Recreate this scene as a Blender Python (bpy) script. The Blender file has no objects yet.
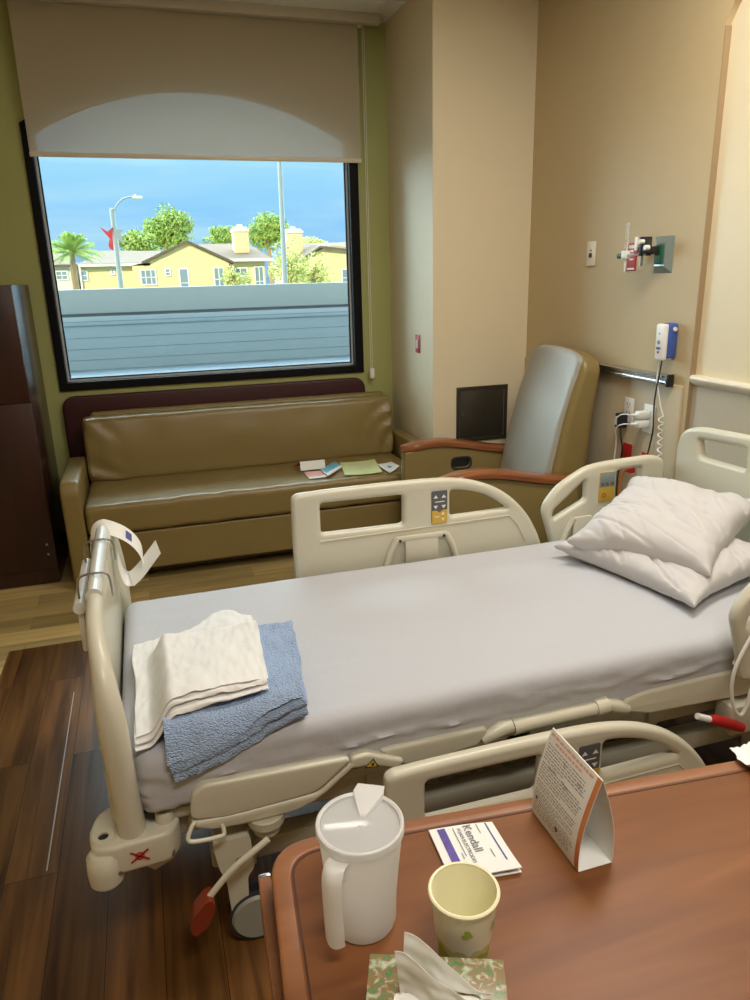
import bpy, bmesh, math, random
from mathutils import Vector, Matrix, noise
R = math.radians
C = bpy.context.scene.collection
sc = bpy.context.scene
random.seed(7)

# ------------------------------------------------------------------ materials
def new_mat(name):
    m = bpy.data.materials.new(name); m.use_nodes = True
    nt = m.node_tree
    return m, nt, nt.nodes['Principled BSDF']

def mat(name, col, rough=.5, metal=0, var=.0, vscale=8, bump=0, bscale=200, spec=None, trans=0, sheen=0, coat=0, alpha=1):
    m, nt, b = new_mat(name)
    b.inputs['Base Color'].default_value = (*col, 1)
    b.inputs['Roughness'].default_value = rough
    b.inputs['Metallic'].default_value = metal
    if spec is not None: b.inputs['Specular IOR Level'].default_value = spec
    if trans: b.inputs['Transmission Weight'].default_value = trans
    if sheen: b.inputs['Sheen Weight'].default_value = sheen
    if coat: b.inputs['Coat Weight'].default_value = coat
    tc = nt.nodes.new('ShaderNodeTexCoord')
    n = nt.nodes.new('ShaderNodeTexNoise'); n.inputs['Scale'].default_value = vscale; n.inputs['Detail'].default_value = 5
    nt.links.new(tc.outputs['Object'], n.inputs['Vector'])
    if var:
        mx = nt.nodes.new('ShaderNodeMix'); mx.data_type = 'RGBA'
        mx.inputs[6].default_value = (*[c*(1-var) for c in col], 1)
        mx.inputs[7].default_value = (*[min(1, c*(1+var)) for c in col], 1)
        nt.links.new(n.outputs['Fac'], mx.inputs[0]); nt.links.new(mx.outputs[2], b.inputs['Base Color'])
    if bump:
        n2 = nt.nodes.new('ShaderNodeTexNoise'); n2.inputs['Scale'].default_value = bscale; n2.inputs['Detail'].default_value = 4
        nt.links.new(tc.outputs['Object'], n2.inputs['Vector'])
        bp = nt.nodes.new('ShaderNodeBump'); bp.inputs['Strength'].default_value = bump; bp.inputs['Distance'].default_value = .01
        nt.links.new(n2.outputs['Fac'], bp.inputs['Height']); nt.links.new(bp.outputs[0], b.inputs['Normal'])
    return m

def wood(name, c1, c2, rough=.35, scale=(1.2, 14, 14), plank=None, joint=None, coat=0, spec=.5, contrast=(.3, .7)):
    """wood grain along x (object space); plank=(length,width) adds board joints"""
    m, nt, b = new_mat(name)
    N = nt.nodes.new; L = nt.links.new
    tc = N('ShaderNodeTexCoord'); mp = N('ShaderNodeMapping'); mp.inputs['Scale'].default_value = scale
    L(tc.outputs['Object'], mp.inputs['Vector'])
    n = N('ShaderNodeTexNoise'); n.inputs['Scale'].default_value = 1; n.inputs['Detail'].default_value = 9; n.inputs['Distortion'].default_value = .6
    vec = mp.outputs[0]
    br = None
    if plank:
        br = N('ShaderNodeTexBrick'); br.inputs['Scale'].default_value = 1
        br.inputs['Brick Width'].default_value = plank[0]; br.inputs['Row Height'].default_value = plank[1]
        br.inputs['Mortar Size'].default_value = .0012; br.inputs['Color1'].default_value = (0, 0, 0, 1); br.inputs['Color2'].default_value = (1, 1, 1, 1)
        br.inputs['Mortar'].default_value = (.5, .5, .5, 1)
        if plank[2]:
            m2 = N('ShaderNodeMapping'); m2.inputs['Rotation'].default_value = (0, 0, R(90)); L(tc.outputs['Object'], m2.inputs['Vector']); L(m2.outputs[0], br.inputs['Vector'])
        else: L(tc.outputs['Object'], br.inputs['Vector'])
        sc_ = N('ShaderNodeVectorMath'); sc_.operation = 'SCALE'; sc_.inputs['Scale'].default_value = 23
        L(br.outputs['Color'], sc_.inputs[0])
        ad = N('ShaderNodeVectorMath'); ad.operation = 'ADD'; L(vec, ad.inputs[0]); L(sc_.outputs[0], ad.inputs[1]); vec = ad.outputs[0]
    L(vec, n.inputs['Vector'])
    rp = N('ShaderNodeValToRGB'); rp.color_ramp.elements[0].position = contrast[0]; rp.color_ramp.elements[1].position = contrast[1]
    rp.color_ramp.elements[0].color = (*c1, 1); rp.color_ramp.elements[1].color = (*c2, 1)
    L(n.outputs['Fac'], rp.inputs[0]); out = rp.outputs[0]
    if plank:
        hs = N('ShaderNodeHueSaturation'); L(out, hs.inputs['Color'])
        mr = N('ShaderNodeMapRange'); mr.inputs['To Min'].default_value = .62; mr.inputs['To Max'].default_value = 1.3
        sx = N('ShaderNodeSeparateColor'); L(br.outputs['Color'], sx.inputs[0]); L(sx.outputs[0], mr.inputs['Value']); L(mr.outputs[0], hs.inputs['Value'])
        mx = N('ShaderNodeMix'); mx.data_type = 'RGBA'; L(br.outputs['Fac'], mx.inputs[0]); L(hs.outputs[0], mx.inputs[6]); mx.inputs[7].default_value = (*(joint or c1), 1)
        out = mx.outputs[2]
    L(out, b.inputs['Base Color'])
    b.inputs['Roughness'].default_value = rough; b.inputs['Coat Weight'].default_value = coat; b.inputs['Specular IOR Level'].default_value = spec
    bp = N('ShaderNodeBump'); bp.inputs['Strength'].default_value = .06; bp.inputs['Distance'].default_value = .004
    L(n.outputs['Fac'], bp.inputs['Height']); L(bp.outputs[0], b.inputs['Normal'])
    return m

M = {}
M['tan'] = mat('wall_tan', (.52, .405, .225), .55, var=.03, bump=.08, bscale=320)
M['tan_low'] = mat('wainscot_tan', (.50, .42, .28), .5, var=.03, bump=.06, bscale=320)
M['green'] = mat('wall_green', (.40, .41, .15), .6, var=.04, bump=.08, bscale=320)
M['column'] = mat('wall_cream', (.74, .64, .44), .55, var=.02, bump=.08, bscale=320)
M['column_daylit'] = mat('wall_cream_daylit', (.50, .50, .40), .55, var=.02, bump=.08, bscale=320)  # unused copy of the cream paint with cool daylight mixed into the colour
M['niche'] = mat('niche_cream', (.74, .64, .43), .45, var=.02, bump=.05, bscale=320)
M['niche_low'] = mat('niche_greige', (.50, .44, .33), .45, var=.02)
M['jamb'] = mat('niche_jamb', (.33, .23, .12), .5)
M['ceil'] = mat('ceiling_tile', (.80, .78, .72), .8, bump=.3, bscale=400)
M['trim'] = mat('cream_trim', (.72, .65, .50), .35)
M['cass'] = mat('cassette_beige', (.52, .48, .40), .6)
M['black'] = mat('black_frame', (.006, .006, .007), .6, spec=.15)
M['bead'] = mat('glazing_bead', (.55, .6, .62), .3)
M['oak'] = wood('light_oak_vinyl', (.37, .27, .10), (.60, .45, .19), .3, (1.5, 22, 1), (1.2, .15, 0), (.2, .13, .06))
M['walnut'] = wood('dark_walnut_vinyl', (.055, .022, .006), (.22, .100, .028), .30, (24, 1.4, 1), (1.2, .15, 1), (.020, .009, .004), contrast=(.30, .75), spec=.25)
M['seam'] = mat('floor_seam', (.42, .40, .36), .4)
M['ward'] = wood('dark_cherry', (.020, .005, .003), (.042, .011, .006), .38, (14, 14, 1.2))
M['ward_side'] = wood('dark_cherry_side', (.03, .012, .008), (.06, .027, .016), .25, (14, 14, 1.2))
M['table'] = wood('cherry_laminate', (.145, .049, .015), (.235, .09, .028), .45, (2.2, 20, 14), contrast=(.25, .75), spec=.35)
M['table_edge'] = wood('cherry_edge', (.20, .070, .023), (.29, .115, .042), .40, (3, 20, 14))
M['groove'] = mat('table_groove', (.07, .02, .008), .4)
M['armwood'] = wood('arm_cherry', (.19, .060, .018), (.30, .10, .032), .32, (3, 30, 30), coat=.3)
M['vinyl'] = mat('tan_vinyl', (.235, .17, .058), .34, var=.04, bump=.12, bscale=160)
M['vinyl_d'] = mat('tan_vinyl_low', (.23, .165, .056), .42, var=.04, bump=.12, bscale=160)
M['vinyl_g'] = mat('grey_vinyl', (.34, .325, .275), .42, var=.03, bump=.10, bscale=160)
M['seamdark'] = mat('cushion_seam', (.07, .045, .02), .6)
M['maroon'] = mat('maroon_panel', (.045, .006, .008), .5)
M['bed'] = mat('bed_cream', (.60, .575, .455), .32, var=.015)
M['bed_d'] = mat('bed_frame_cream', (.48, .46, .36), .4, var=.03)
M['bed_grip'] = mat('bed_grip_silver', (.62, .62, .56), .22)
M['sheet'] = mat('white_sheet', (.485, .492, .52), .75, bump=.10, bscale=60)
M['pillow'] = mat('pillow_case', (.57, .55, .54), .7, bump=.12, bscale=30)
M['linen'] = mat('folded_linen', (.76, .755, .73), .7, bump=.1, bscale=50)
M['white'] = mat('white_plastic', (.78, .78, .74), .35)
M['white_tag'] = mat('white_strap', (.80, .80, .76), .5)
M['blacku'] = mat('black_plastic', (.015, .015, .016), .4)
M['rubber'] = mat('dark_rubber', (.03, .03, .035), .6)
M['steel'] = mat('brushed_steel', (.42, .42, .42), .3, 1)
M['alu'] = mat('aluminium', (.62, .64, .66), .25, 1)
M['grey'] = mat('panel_grey', (.10, .105, .11), .4)
M['greyl'] = mat('panel_lcd', (.22, .26, .27), .3)
M['yellow'] = mat('panel_yellow', (.62, .40, .05), .45)
M['red'] = mat('red_plastic', (.42, .012, .015), .4)
M['orange_red'] = mat('pedal_red', (.22, .030, .010), .45)
M['wheelgrey'] = mat('wheel_grey', (.30, .31, .27), .45)
M['blue'] = mat('blue_plastic', (.05, .10, .38), .4)
M['paper'] = mat('white_paper', (.80, .79, .74), .6)
M['ink'] = mat('ink', (.20, .20, .22), .6)
M['inkblue'] = mat('ink_blue', (.05, .06, .26), .5)
M['orange'] = mat('orange_print', (.60, .20, .06), .5)
M['pinkink'] = mat('orange_heading', (.70, .38, .28), .6)
M['tissue'] = mat('tissue_paper', (.84, .84, .80), .85)
M['cupin'] = mat('cup_inside', (.80, .76, .50), .5)
M['leafgreen'] = mat('cup_green', (.40, .50, .08), .5)
M['darkpanel'] = mat('bronze_panel', (.055, .048, .035), .35, .3)
M['green_knob'] = mat('green_knob', (.01, .10, .05), .35)
M['glassy'] = mat('clear_tube', (.8, .85, .85), .1, trans=.8)
M['teal'] = mat('gas_plate', (.33, .42, .42), .3, .6)
M['orangecord'] = mat('orange_cord', (.70, .22, .05), .5)
M['stucco_y'] = mat('stucco_yellow', (.80, .66, .36), .9, var=.05, vscale=1.5)
M['stucco_w'] = mat('stucco_white', (.76, .73, .62), .9, var=.05, vscale=1.5)
M['roof'] = mat('roof_tile', (.16, .118, .082), .9, var=.25, vscale=3, bump=.5, bscale=6)
M['winblue'] = mat('far_window', (.22, .30, .36), .2)
M['winframe'] = mat('far_window_frame', (.85, .85, .80), .6)
M['pole'] = mat('lamp_pole', (.25, .30, .30), .5)
M['bark'] = mat('bark', (.30, .22, .12), .9, var=.2)
M['asphalt'] = mat('ground', (.12, .14, .07), .9, var=.3, vscale=.3)
M['deck'] = mat('roof_deck', (.145, .185, .215), .6, var=.04, vscale=2)
M['parapet'] = mat('parapet_cap', (.17, .19, .195), .6, var=.03)
M['flash'] = mat('metal_flashing', (.16, .20, .235), .4, .1)
M['joint_shade'] = mat('joint_and_shadow', (.05, .06, .07), .7)  # for panel joints and the shadow line painted under the parapet cap
M['purple'] = mat('packet_purple', (.09, .06, .30), .5, var=.6, vscale=60)
M['pink'] = mat('pink_paper', (.75, .35, .30), .6)
M['bluep'] = mat('blue_booklet', (.12, .42, .60), .5, var=.2, vscale=80)
M['greenp'] = mat('yellow_green_sheet', (.60, .66, .30), .6, var=.05, vscale=50)

def leafmat(name, c1, c2):
    m, nt, b = new_mat(name); N = nt.nodes.new; L = nt.links.new
    tc = N('ShaderNodeTexCoord'); n = N('ShaderNodeTexNoise'); n.inputs['Scale'].default_value = 2.2; L(tc.outputs['Object'], n.inputs['Vector'])
    rp = N('ShaderNodeValToRGB'); rp.color_ramp.elements[0].position = .35; rp.color_ramp.elements[1].position = .65
    rp.color_ramp.elements[0].color = (*c1, 1); rp.color_ramp.elements[1].color = (*c2, 1); L(n.outputs['Fac'], rp.inputs[0]); L(rp.outputs[0], b.inputs['Base Color'])
    b.inputs['Roughness'].default_value = .8
    return m
M['leaf'] = leafmat('foliage', (.15, .28, .05), (.42, .54, .13))
M['leaf_y'] = leafmat('foliage_yellow', (.40, .48, .14), (.72, .70, .30))
M['leaf_p'] = leafmat('foliage_palm', (.24, .38, .09), (.46, .58, .18))

def blanket_mat():
    m, nt, b = new_mat('blue_waffle'); N = nt.nodes.new; L = nt.links.new
    tc = N('ShaderNodeTexCoord'); v = N('ShaderNodeTexVoronoi'); v.inputs['Scale'].default_value = 200; L(tc.outputs['UV'], v.inputs['Vector'])
    rp = N('ShaderNodeValToRGB'); rp.color_ramp.elements[0].color = (.38, .49, .68, 1); rp.color_ramp.elements[1].color = (.27, .37, .56, 1)
    L(v.outputs['Distance'], rp.inputs[0]); L(rp.outputs[0], b.inputs['Base Color']); b.inputs['Roughness'].default_value = .9
    bp = N('ShaderNodeBump'); bp.inputs['Strength'].default_value = .9; bp.inputs['Distance'].default_value = .004; bp.invert = True
    L(v.outputs['Distance'], bp.inputs['Height']); L(bp.outputs[0], b.inputs['Normal']); return m
M['blanket'] = blanket_mat()

def blind_mat():
    m, nt, b = new_mat('blind_fabric'); N = nt.nodes.new; L = nt.links.new
    out = nt.nodes['Material Output']
    b.inputs['Base Color'].default_value = (.60, .52, .38, 1); b.inputs['Roughness'].default_value = .8
    tr = N('ShaderNodeBsdfTranslucent'); tr.inputs['Color'].default_value = (.72, .68, .58, 1)
    tp = N('ShaderNodeBsdfTransparent'); tp.inputs['Color'].default_value = (.9, .95, 1, 1)
    m1 = N('ShaderNodeMixShader'); m1.inputs[0].default_value = .12; L(b.outputs[0], m1.inputs[1]); L(tr.outputs[0], m1.inputs[2])
    m2 = N('ShaderNodeMixShader'); m2.inputs[0].default_value = .30; L(m1.outputs[0], m2.inputs[1]); L(tp.outputs[0], m2.inputs[2])
    L(m2.outputs[0], out.inputs[0]); return m
M['blind'] = blind_mat()

def glass_mat():
    m, nt, b = new_mat('window_glass'); N = nt.nodes.new; L = nt.links.new
    out = nt.nodes['Material Output']; nt.nodes.remove(b)
    g = N('ShaderNodeBsdfGlossy'); g.inputs['Roughness'].default_value = .0; tp = N('ShaderNodeBsdfTransparent'); tp.inputs['Color'].default_value = (.94, .97, .98, 1)
    fr = N('ShaderNodeFresnel'); fr.inputs['IOR'].default_value = 1.3; mx = N('ShaderNodeMixShader')
    L(fr.outputs[0], mx.inputs[0]); L(tp.outputs[0], mx.inputs[1]); L(g.outputs[0], mx.inputs[2]); L(mx.outputs[0], out.inputs[0]); return m
M['glass'] = glass_mat()

def frosted(name, col, a, rough=.25, trans=.35):
    """milky polypropylene: diffuse + translucent + a little see-through"""
    m, nt, b = new_mat(name); N = nt.nodes.new; L = nt.links.new; out = nt.nodes['Material Output']
    b.inputs['Base Color'].default_value = (*col, 1); b.inputs['Roughness'].default_value = rough
    tr = N('ShaderNodeBsdfTranslucent'); tr.inputs['Color'].default_value = (*col, 1)
    tp = N('ShaderNodeBsdfTransparent')
    m1 = N('ShaderNodeMixShader'); m1.inputs[0].default_value = trans; L(b.outputs[0], m1.inputs[1]); L(tr.outputs[0], m1.inputs[2])
    m2 = N('ShaderNodeMixShader'); m2.inputs[0].default_value = a; L(m1.outputs[0], m2.inputs[1]); L(tp.outputs[0], m2.inputs[2])
    L(m2.outputs[0], out.inputs[0]); return m
M['jug'] = frosted('milky_plastic', (.97, .97, .95), .20, trans=.5)
M['lid'] = frosted('milky_lid', (.78, .81, .84), .45, .06, .4)
M['kleenex'] = frosted('tissue_sheet', (.88, .88, .84), .08, .9, .4)

def cup_mat():
    m, nt, b = new_mat('cup_print'); N = nt.nodes.new; L = nt.links.new
    tc = N('ShaderNodeTexCoord'); sx = N('ShaderNodeSeparateXYZ'); L(tc.outputs['Object'], sx.inputs[0])
    n = N('ShaderNodeTexNoise'); n.inputs['Scale'].default_value = 30; L(tc.outputs['Object'], n.inputs['Vector'])
    ma = N('ShaderNodeMath'); ma.operation = 'MULTIPLY_ADD'; ma.inputs[1].default_value = -.05; L(n.outputs['Fac'], ma.inputs[0]); L(sx.outputs['Z'], ma.inputs[2])
    rp = N('ShaderNodeValToRGB'); rp.color_ramp.interpolation = 'CONSTANT'
    e = rp.color_ramp.elements; e[0].color = (.30, .38, .05, 1); e[0].position = 0; e[1].position = .30; e[1].color = (.52, .56, .22, 1)
    e2 = e.new(.42); e2.color = (.76, .73, .58, 1)
    mr = N('ShaderNodeMapRange'); mr.inputs['From Min'].default_value = -.02; mr.inputs['From Max'].default_value = .08
    L(ma.outputs[0], mr.inputs['Value']); L(mr.outputs[0], rp.inputs[0]); L(rp.outputs[0], b.inputs['Base Color']); b.inputs['Roughness'].default_value = .5; return m
M['cup'] = cup_mat()

def box_mat():
    m, nt, b = new_mat('tissue_box_print'); N = nt.nodes.new; L = nt.links.new
    tc = N('ShaderNodeTexCoord'); v = N('ShaderNodeTexVoronoi'); v.inputs['Scale'].default_value = 130; L(tc.outputs['Object'], v.inputs['Vector'])
    n = N('ShaderNodeTexNoise'); n.inputs['Scale'].default_value = 75; n.inputs['Detail'].default_value = 6; n.inputs['Distortion'].default_value = 1; L(tc.outputs['Object'], n.inputs['Vector'])
    rp = N('ShaderNodeValToRGB'); e = rp.color_ramp.elements; e[0].position = .3; e[0].color = (.06, .16, .05, 1); e[1].position = .72; e[1].color = (.55, .57, .45, 1)
    a = e.new(.42); a.color = (.14, .20, .08, 1); a = e.new(.50); a.color = (.26, .12, .05, 1); a = e.new(.58); a.color = (.30, .36, .24, 1)
    L(n.outputs['Fac'], rp.inputs[0]); L(rp.outputs[0], b.inputs['Base Color']); b.inputs['Roughness'].default_value = .3; return m
M['tbox'] = box_mat()

# ------------------------------------------------------------------ mesh helpers
class MB:
    def __init__(s): s.bm = bmesh.new()
    def add(s, verts, faces):
        vs = [s.bm.verts.new(v) for v in verts]
        for f in faces:
            try: s.bm.faces.new([vs[i] for i in f])
            except ValueError: pass
        return s
    def box(s, x0, x1, y0, y1, z0, z1, bev=.0, seg=2, mtx=None):
        g = bmesh.ops.create_cube(s.bm, size=1)
        vs = g['verts']
        for v in vs: v.co = Vector((x0+(v.co.x+.5)*(x1-x0), y0+(v.co.y+.5)*(y1-y0), z0+(v.co.z+.5)*(z1-z0)))
        if bev:
            ed = list({e for v in vs for e in v.link_edges})
            r = bmesh.ops.bevel(s.bm, geom=ed, offset=bev, segments=seg, profile=.5, affect='EDGES')
            vs = list({v for v in r['verts']} | {v for v in vs if v.is_valid})
        if mtx is not None:
            for v in vs: v.co = mtx @ v.co
        return s
    def rbox(s, x0, x1, y0, y1, z0, z1, r=.05, n=(20, 10, 6), fn=None):
        """soft rounded cushion with a dense surface"""
        h = Vector(((x1-x0)/2, (y1-y0)/2, (z1-z0)/2)); c = Vector(((x0+x1)/2, (y0+y1)/2, (z0+z1)/2))
        inner = [max(1e-4, a-r) for a in h]; cache = {}
        def V(p):
            k = tuple(round(a, 5) for a in p)
            if k not in cache:
                q = Vector([max(-i, min(i, a)) for i, a in zip(inner, p)]); d = Vector(p)-q
                o = c+q+(d.normalized()*r if d.length > 1e-6 else d)
                if fn: o = fn(o)
                cache[k] = s.bm.verts.new(o)
            return cache[k]
        def ax(i, m):  # denser near the rounded rim
            H = h[i]; rr = min(r, H); k = [-H, -H+rr*.15, -H+rr*.4, -H+rr*.7]
            mid = [-H+rr+(2*H-2*rr)*j/m for j in range(m+1)]
            return k+mid+[-a for a in reversed(k)]
        for d in range(3):
            u, w = [(1, 2), (2, 0), (0, 1)][d]; U, W = ax(u, n[u]), ax(w, n[w])
            for sg in (-1, 1):
                for i in range(len(U)-1):
                    for j in range(len(W)-1):
                        q = []
                        for a, b in ((i, j), (i+1, j), (i+1, j+1), (i, j+1)):
                            p = [0, 0, 0]; p[d] = sg*h[d]; p[u] = U[a]; p[w] = W[b]; q.append(V(p))
                        if sg < 0: q.reverse()
                        try: s.bm.faces.new(q)
                        except ValueError: pass
        return s
    def tube(s, pts, r, n=10, closed=False, flat=1.0, cap=True):
        P = [Vector(p) for p in pts]; N = len(P); rings = []
        rr = r if isinstance(r, (list, tuple)) else [r]*N
        up = None
        for i, p in enumerate(P):
            a = P[(i-1) % N] if (closed or i) else p; b = P[(i+1) % N] if (closed or i < N-1) else p
            t = (b-a).normalized()
            if up is None:
                up = Vector((0, 0, 1)) if abs(t.z) < .9 else Vector((0, 1, 0))
            x = up.cross(t)
            if x.length < 1e-5: x = Vector((1, 0, 0)).cross(t)
            x.normalize(); y = t.cross(x).normalized(); up = y
            rings.append([s.bm.verts.new(p+x*math.cos(2*math.pi*k/n)*rr[i]*flat+y*math.sin(2*math.pi*k/n)*rr[i]) for k in range(n)])
        for i in range(N if closed else N-1):
            A, B = rings[i], rings[(i+1) % N]
            for k in range(n): s.bm.faces.new([A[k], A[(k+1) % n], B[(k+1) % n], B[k]])
        if cap and not closed:
            s.bm.faces.new(list(reversed(rings[0]))); s.bm.faces.new(rings[-1])
        return s
    def cyl(s, a, b, r, n=24, r2=None):
        return s.tube([a, b], [r, r if r2 is None else r2], n)
    def lathe(s, prof, c, n=48):
        """prof list of (r,z); closes caps where r==0"""
        c = Vector(c); rings = []
        for r, z in prof:
            if r < 1e-6: rings.append([s.bm.verts.new(c+Vector((0, 0, z)))])
            else: rings.append([s.bm.verts.new(c+Vector((r*math.cos(2*math.pi*k/n), r*math.sin(2*math.pi*k/n), z))) for k in range(n)])
        for A, B in zip(rings, rings[1:]):
            for k in range(n):
                k2 = (k+1) % n
                f = [A[k % len(A)], A[k2 % len(A)], B[k2 % len(B)], B[k % len(B)]]
                u = []
                for v in f:
                    if v not in u: u.append(v)
                if len(u) > 2: s.bm.faces.new(u)
        return s
    def sheet(s, fn, nu, nv, thick=0):
        g = [[Vector(fn(i/nu, j/nv)) for j in range(nv+1)] for i in range(nu+1)]
        if not thick:
            vs = [[s.bm.verts.new(p) for p in row] for row in g]
            for i in range(nu):
                for j in range(nv): s.bm.faces.new([vs[i][j], vs[i+1][j], vs[i+1][j+1], vs[i][j+1]])
            return s
        top, bot = [], []
        for i in range(nu+1):
            rt, rb = [], []
            for j in range(nv+1):
                a = g[min(i+1, nu)][j]-g[max(i-1, 0)][j]; b = g[i][min(j+1, nv)]-g[i][max(j-1, 0)]
                nn = a.cross(b); nn = nn.normalized() if nn.length > 1e-12 else Vector((0, 0, 1))
                rt.append(s.bm.verts.new(g[i][j]+nn*thick/2)); rb.append(s.bm.verts.new(g[i][j]-nn*thick/2))
            top.append(rt); bot.append(rb)
        for i in range(nu):
            for j in range(nv):
                s.bm.faces.new([top[i][j], top[i+1][j], top[i+1][j+1], top[i][j+1]])
                s.bm.faces.new([bot[i][j+1], bot[i+1][j+1], bot[i+1][j], bot[i][j]])
        for i in range(nu):
            s.bm.faces.new([top[i+1][0], top[i][0], bot[i][0], bot[i+1][0]]); s.bm.faces.new([top[i][nv], top[i+1][nv], bot[i+1][nv], bot[i][nv]])
        for j in range(nv):
            s.bm.faces.new([top[0][j], top[0][j+1], bot[0][j+1], bot[0][j]]); s.bm.faces.new([top[nu][j+1], top[nu][j], bot[nu][j], bot[nu][j+1]])
        return s
    def prism(s, pts, d0, d1, axis='y'):
        """polygon in the plane across `axis`, extruded d0..d1 ('y': pts=(x,z); 'x': (y,z); 'z': (x,y))"""
        def P(p, d): return {'y': (p[0], d, p[1]), 'x': (d, p[0], p[1]), 'z': (p[0], p[1], d)}[axis]
        n = len(pts); A = [s.bm.verts.new(P(p, d0)) for p in pts]; B = [s.bm.verts.new(P(p, d1)) for p in pts]
        s.bm.faces.new(A); s.bm.faces.new(list(reversed(B)))
        for i in range(n): s.bm.faces.new([A[i], B[i], B[(i+1) % n], A[(i+1) % n]])
        return s
    def join(s, me):
        s.bm.from_mesh(me); return s
    def mesh(s, name, smooth=35):
        bmesh.ops.recalc_face_normals(s.bm, faces=s.bm.faces)
        me = bpy.data.meshes.new(name); s.bm.to_mesh(me); s.bm.free()
        if smooth:
            me.shade_smooth(); me.set_sharp_from_angle(angle=R(smooth))
        return me

def rnd(pts, r, n=5):
    """round the corners of a closed polygon; r scalar or list"""
    out = []; N = len(pts)
    for i, p in enumerate(pts):
        ri = r[i] if isinstance(r, (list, tuple)) else r
        p = Vector(p); a = Vector(pts[i-1])-p; b = Vector(pts[(i+1) % N])-p
        k = min(ri, a.length*.48, b.length*.48)
        if k < 1e-5: out.append(tuple(p)); continue
        A = p+a.normalized()*k; B = p+b.normalized()*k
        for j in range(n+1):
            t = j/n; out.append(tuple(A*(1-t)**2+p*2*t*(1-t)+B*t*t))
    return out

def spline(pts, n=6, closed=False):
    P = [Vector(p) for p in pts]; out = []; N = len(P)
    for i in range(N if closed else N-1):
        p0 = P[(i-1) % N] if closed or i else P[i]; p1 = P[i]; p2 = P[(i+1) % N]; p3 = P[(i+2) % N] if closed or i < N-2 else p2
        for k in range(n):
            t = k/n; out.append(.5*((2*p1)+(p2-p0)*t+(2*p0-5*p1+4*p2-p3)*t*t+(3*p1-p0-3*p2+p3)*t**3))
    if not closed: out.append(P[-1])
    return out

AX = {'y': Matrix(((1, 0, 0, 0), (0, 0, -1, 0), (0, 1, 0, 0), (0, 0, 0, 1))),     # (x,y)->(x,z)
      'x': Matrix(((0, 0, 1, 0), (1, 0, 0, 0), (0, 1, 0, 0), (0, 0, 0, 1))),      # (x,y)->(y,z)
      'z': Matrix.Identity(4)}
def plate(outer, holes=(), th=.04, bev=.01, axis='y', at=0, res=3):
    """bevelled flat plate with holes: returns a mesh centred on `at` along `axis`"""
    cu = bpy.data.curves.new('c', 'CURVE'); cu.dimensions = '2D'; cu.fill_mode = 'BOTH'
    cu.extrude = max(0, th/2-bev); cu.bevel_depth = bev; cu.bevel_resolution = res; cu.offset = -bev
    for poly in [outer]+list(holes):
        sp = cu.splines.new('POLY'); sp.points.add(len(poly)-1); sp.use_cyclic_u = True
        for q, p in zip(sp.points, poly): q.co = (p[0], p[1], 0, 1)
    o = bpy.data.objects.new('c', cu); C.objects.link(o)
    dg = bpy.context.evaluated_depsgraph_get(); dg.update()
    me = bpy.data.meshes.new_from_object(o.evaluated_get(dg))
    bpy.data.objects.remove(o); bpy.data.curves.remove(cu)
    me.transform(AX[axis])
    off = {'x': (at, 0, 0), 'y': (0, at, 0), 'z': (0, 0, at)}[axis]
    me.transform(Matrix.Translation(off))
    bm = bmesh.new(); bm.from_mesh(me); bmesh.ops.remove_doubles(bm, verts=bm.verts, dist=1e-5); bmesh.ops.recalc_face_normals(bm, faces=bm.faces)
    bm.to_mesh(me); bm.free()
    me.shade_smooth(); me.set_sharp_from_angle(angle=R(40)); me.materials.clear()
    return me

def text_mesh(body, size, mtx, depth=.0002, align='LEFT'):
    cu = bpy.data.curves.new('t', 'FONT'); cu.body = body; cu.size = size; cu.extrude = depth; cu.align_x = align; cu.align_y = 'CENTER'
    o = bpy.data.objects.new('t', cu); C.objects.link(o)
    dg = bpy.context.evaluated_depsgraph_get(); dg.update()
    me = bpy.data.meshes.new_from_object(o.evaluated_get(dg)); bpy.data.objects.remove(o); bpy.data.curves.remove(cu)
    me.transform(mtx); me.materials.clear(); return me

def basis(o, x, y, s=1):
    """matrix with text x axis along x and up axis along y"""
    x = Vector(x).normalized(); y = Vector(y).normalized(); z = x.cross(y)
    m = Matrix((x, y, z)).transposed().to_4x4(); m.translation = Vector(o); return m

def obj(name, src, m, parent=None, smooth=35):
    me = src.mesh(name, smooth) if isinstance(src, MB) else src
    me.name = name
    if m is not None:
        me.materials.clear(); me.materials.append(M[m] if isinstance(m, str) else m)
    o = bpy.data.objects.new(name, me); C.objects.link(o)
    if parent is not None:
        o.parent = parent
        w = parent; mw = Matrix.Identity(4)
        while w is not None: mw = w.matrix_basis @ mw; w = w.parent
        if not parent.get('_local') and not (parent.parent and parent.parent.get('_local')):
            me.transform(mw.inverted())
    else:
        vs = [v.co for v in me.vertices]
        c = Vector(((min(v.x for v in vs)+max(v.x for v in vs))/2, (min(v.y for v in vs)+max(v.y for v in vs))/2, min(v.z for v in vs)))
        me.transform(Matrix.Translation(-c)); o.location = c
    return o
def tag(o, label, cat, group=None, kind=None):
    o['label'] = label; o['category'] = cat
    if group: o['group'] = group
    if kind: o['kind'] = kind
    return o
def thing(name, label, cat, loc=(0, 0, 0), rz=0, group=None, local=False):
    o = bpy.data.objects.new(name, None); C.objects.link(o); o.location = loc; o.rotation_euler = (0, 0, rz); o.empty_display_size = .1
    bpy.context.view_layer.update()
    if local: o['_local'] = 1
    return tag(o, label, cat, group)
def struct(name, src, m, parent=None, label=None, smooth=35):
    o = obj(name, src, m, parent, smooth)
    if parent is None:
        o['kind'] = 'structure'
    if label: o['label'] = label
    return o
def nz(x, y, z, s=1, seed=0): return noise.noise(Vector((x*s+seed, y*s-seed*1.7, z*s+seed*.3)))
def sst(a, b, x):
    t = max(0, min(1, (x-a)/(b-a))); return t*t*(3-2*t)


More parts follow.
